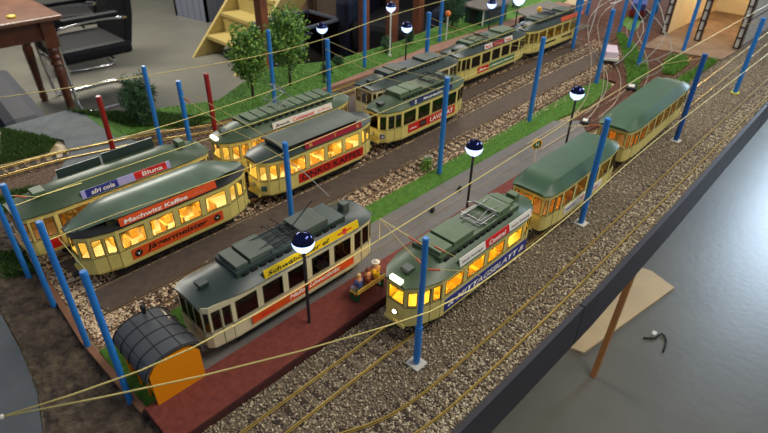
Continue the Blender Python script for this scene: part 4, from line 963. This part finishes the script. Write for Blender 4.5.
MB().tube([(0,0,0),(0,0,.09)],.004,6).build('trunk','bark',t); leaves('foliage',(0,0,.070),(.046,.046,.068),3600,.010,'needle',t,flat=.12,shell=.3)
def bush(x,y,r,h,label,m='needle'):
    t=empty('small_bush',(x,y,-.003),0,label,'bush','small clipped bushes'); MB().tube([(0,0,0),(0,0,h*.4)],.003,6).build('trunk','bark',t); leaves('foliage',(0,0,h*.52),(r,r,h*.5),900,.004,m,t,flat=.4,shell=.5)
bush(1.60,1.525,.022,.066,'dark oval bush on the back verge, beside the wooden posts')
bush(1.36,1.545,.020,.035,'low round bush near the tall blue pole on the verge')
bush(1.255,1.49,.020,.040,'low round bush under the globe lamp near the tree')
bush(1.76,1.545,.017,.055,'small oval bush between globe lamp and signal')
t=empty('dark_conifer',(2.08,1.575,-.003),0,'tall dark conifer beside the green kiosk','tree'); MB().tube([(0,0,0),(0,0,.2)],.005,6).build('trunk','bark',t); leaves('foliage',(0,0,.10),(.05,.05,.10),2500,.009,'needle',t,flat=.2)
t=empty('dark_conifer',(2.62,1.60,-.003),0,'dark conifer right of the green kiosk','tree'); MB().tube([(0,0,0),(0,0,.2)],.005,6).build('trunk','bark',t); leaves('foliage',(0,0,.10),(.06,.06,.10),2500,.009,'needle',t,flat=.2)
t=empty('flowering_plant',(.982,.786,-.004),0,'small yellow-green plant with white flowers beside the blue pole','plant')
leaves('foliage',(0,0,.020),(.020,.014,.020),260,.006,'leaf',t,flat=.3,shell=.1); leaves('flowers',(.022,.012,.024),(.012,.010,.010),60,.004,'white',t,flat=.8)

# ------------------------------------------------------------------ room furniture
FZ=-1.0
tb=empty('wooden_table',(1.12,4.05,FZ),0,'dark reddish wooden table with turned legs at the upper left','table')
# local axes: table extends to -x and +y from near corner
MB().box(-1.6,.06,-.13,.75,.735,.76).build('table_top','tabletop',tb,bevel=.008)
MB().box(-1.5,-.02,-.02,.0,.60,.735).box(-1.5,-.02,.60,.62,.60,.735).box(-.04,-.02,0,.62,.60,.735).build('apron','wood',tb)
prof=[(.020,0),(.028,.03),(.022,.08),(.030,.30),(.034,.40),(.026,.42),(.040,.44),(.026,.46),(.040,.485),(.028,.50),(.038,.53),(.030,.55)]
for lx,ly in ((-.02,.0),(-.02,.60),(-1.5,0),(-1.5,.6)):
    MB().lathe(prof,16,(lx,ly,0)).box(lx-.04,lx+.04,ly-.04,ly+.04,.55,.735).build('leg','wood',tb,smooth='auto')
pp=MB().box(-.35,.0,-.1,.22,0,.004).build('paper_sheet','adwhite'); pp.location=(.75,4.5,-.24); tag(pp,'pale paper sheet lying on the wooden table','paper')
by=MB().lathe([(.006,0),(.026,.004),(.024,.012),(.010,.016)],14).build('round_tin','adyellow',smooth='auto'); by.location=(.93,4.05,-.24); tag(by,'small round yellow tin on the wooden table','tin')
def chair(name,x,y,rz,label,m):
    t=empty(name,(x,y,FZ),rz,label,'chair','black leather cantilever chairs')
    MB().box(-.25,.25,-.25,.25,.36,.46).build('seat',m,t,bevel=.035)
    q=MB(); rs=[]
    for (xx,zz,th) in ((.22,.42,.06),(.27,.62,.06),(.30,.85,.055),(.33,1.05,.04)): rs.append([(xx-th/2,-.24,zz),(xx+th/2,-.24,zz),(xx+th/2,.24,zz),(xx-th/2,.24,zz)])
    q.rings(rs).build('backrest',m,t,bevel=.012)
    for sy in (-1,1):
        fr=MB().tube(smooth_path([(.24,sy*.26,.62),(.05,sy*.27,.64),(-.2,sy*.27,.62),(-.25,sy*.26,.55),(-.24,sy*.25,.2),(-.22,sy*.25,.03),(-.15,sy*.25,.014),(.22,sy*.25,.014),(.26,sy*.18,.014)],.06),.013,10); fr.build('frame','chrome',t,smooth=True)
        MB().box(-.2,.18,sy*.27-.03,sy*.27+.03,.645,.675).build('armrest',m,t,bevel=.01)
    for a_,b_ in (((.26,-.18,.014),(.26,.18,.014)),((-.23,-.25,.33),(-.23,.25,.33)),((.1,-.25,.34),(.1,.25,.34))): MB().tube([a_,b_],.013,10).build('cross_bar','chrome',t)
    return t
chair('office_chair',1.42,4.42,.0,'black leather chair with chrome frame beside the wooden table','leather')
chair('office_chair',1.62,5.35,-.2,'black chair farther back behind the first leather chair','leather')
na=empty('leather_armchair',(.22,2.98,FZ),-.08,'low navy leather armchair cut by the left edge, in front of the wooden table','armchair')
MB().box(-.40,.30,-.34,.34,.16,.40).build('seat','leatherblue',na,bevel=.04); MB().box(.24,.42,-.40,.40,.10,.70).build('backrest','leatherblue',na,bevel=.05)
for sy in (-1,1): MB().box(-.42,.28,sy*.40-.06,sy*.40+.06,.08,.56).build('armrest','leatherblue',na,bevel=.04)
MB().box(-.36,.36,-.34,.34,0,.10).build('base','black',na)
# wooden stairs
sl=empty('wooden_stairs',(2.45,4.80,FZ),0,'yellow pine stairs with wide treads behind the leafy trees','stairs')
for yy in (0,-.68):
    q=MB(); pr=[(-.01,0),(.30,0),(1.0,.70),(1.0,1.04)]
    q.add([(x,yy-.015,z) for x,z in pr]+[(x,yy+.015,z) for x,z in pr],[(0,1,2,3),(7,6,5,4),(0,4,5,1),(1,5,6,2),(2,6,7,3),(3,7,4,0)]).build('stringer','pine',sl)
for k in range(1,6):
    MB().box(.175*k-.02,.175*k+.19,-.665,-.015,.175*k-.03,.175*k).build('tread','pine',sl); MB().box(.175*k+.165,.175*k+.185,-.665,-.015,.175*k,.175*k+.145).build('riser','pine',sl)
# crate
cr=empty('plastic_crate',(3.17,5.75,FZ),.0,'grey plastic storage crate on the floor beside the ladder','crate')
dd=Vector((-.10,.48,0)); n2=Vector((.60,.12,0)); hgt=.30
q=MB()
for a_,b_ in ((Vector((0,0,0)),dd),(dd,dd+n2),(dd+n2,n2),(n2,Vector((0,0,0)))):
    q.bar(a_+Vector((0,0,hgt/2)),b_+Vector((0,0,hgt/2)),.015,hgt)
q.prism([(0,0),(dd.x,dd.y),((dd+n2).x,(dd+n2).y),(n2.x,n2.y)],0,.01); q.build('tub','crate',cr)
r_=MB()
for a_,b_ in ((Vector((0,0,0)),dd),(dd,dd+n2),(dd+n2,n2),(n2,Vector((0,0,0)))):
    r_.bar(a_+Vector((0,0,hgt)),b_+Vector((0,0,hgt)),.04,.02)
    for j in range(6): p=a_+(b_-a_)*(j/5); r_.bar(p,p+Vector((0,0,hgt)),.03,.025)
r_.build('rim_and_ribs','crate',cr)
# wooden posts standing behind the layout
for x,w_,lb in ((1.20,.030,'brown wooden post beside the ladder'),(1.722,.026,'brown wooden post right of the black armchair'),(1.90,.040,'second brown wooden post behind the back verge'),(2.08,.036,'third brown wooden post behind the back verge')):
    p_=MB().box(x-w_/2,x+w_/2,1.76,1.80,FZ,.75).build('wooden_post','postwood'); tag(p_,lb,'post','brown wooden posts')
# armchair behind
ac=empty('leather_armchair',(3.68,3.30,FZ),.35,'black leather armchair behind the trees','armchair')
MB().box(-.35,.35,-.35,.35,.18,.44).build('seat','leather',ac,bevel=.05); MB().box(.25,.42,-.38,.38,.2,.95).build('backrest','leather',ac,bevel=.06)
for sy in (-1,1): MB().box(-.36,.36,sy*.42-.07,sy*.42+.07,.1,.62).build('armrest','leatherblue',ac,bevel=.05)
MB().box(-.3,.35,-.35,.35,0,.1).build('base','black',ac)
bx=empty('cardboard_box',(2.95,3.0,FZ),.4,'brown cardboard box in front of the armchair','box'); MB().box(-.15,.15,-.12,.12,0,.32).build('carton','card',bx); MB().box(-.15,.15,-.24,-.12,.318,.323).build('flap','card',bx)
cp=MB().lathe([(.05,0),(.075,.25),(.085,.30),(.09,.31),(.08,.31),(.07,.25),(.045,.02)],18).build('white_bin','white',smooth='auto'); cp.location=(3.22,2.90,FZ); tag(cp,'small white bin beside the cardboard box','bin')
tk=empty('glass_tank',(2.90,3.80,FZ),.05,'grey glass-sided tank behind the leafy tree','tank')
q=MB()
for sx,sy in ((-.3,-.2),(.3,-.2),(.3,.2),(-.3,.2)): q.box(sx-.008,sx+.008,sy-.008,sy+.008,0,.45)
q.box(-.3,.3,-.21,-.19,.43,.45).box(-.3,.3,.19,.21,.43,.45).box(-.31,-.29,-.2,.2,.43,.45).box(.29,.31,-.2,.2,.43,.45); q.build('frame',mat('tank_frame',(76,82,92),.4),tk)
MB().box(-.29,.29,-.2,-.197,0,.43).box(-.29,.29,.197,.2,0,.43).box(-.3,-.297,-.2,.2,0,.43).box(.297,.3,-.2,.2,0,.43).build('glass_walls','glassdark',tk)
# cabinets closing the view at the back centre
for i,(x0,x1,lb) in enumerate(((2.95,3.75,'dark brown cabinet behind the ladder and trees'),(3.78,4.7,'dark brown cabinet behind the wooden posts'),(4.73,5.9,'dark brown cabinet behind the kiosk'))):
    cb=empty('storage_cabinet',(x0+.75,4.55-i*.35,FZ),-.12,lb,'cabinet','brown cabinets in the background'); W_=x1-x0
    MB().box(0,W_,0,.5,0,1.7).build('carcass','cabinet',cb)
    for j in range(2):
        dr=MB().box(j*W_/2+.02,(j+1)*W_/2-.02,-.02,0,.08,1.62).build('door','cabinet',cb,bevel=.004)
        MB().tube([((.46 if j==0 else .54)*W_,-.035,.8),((.46 if j==0 else .54)*W_,-.035,.95)],.008,8).build('handle','steel',dr)
# cable on the floor
cb=wire([(1.95,.345,-.996),(1.98,.31,-.994),(2.03,.30,-.994),(2.00,.27,-.996),(1.93,.255,-.996)],'thin dark cable with white plug on the floor under the table edge',.004,'black','floor_cable','cable')
pg=MB().box(-.012,.012,-.008,.008,0,.014).build('white_plug','white'); pg.location=(2.0,.322,-1.0); tag(pg,'tiny white plug lying on the floor near the plywood','plug')
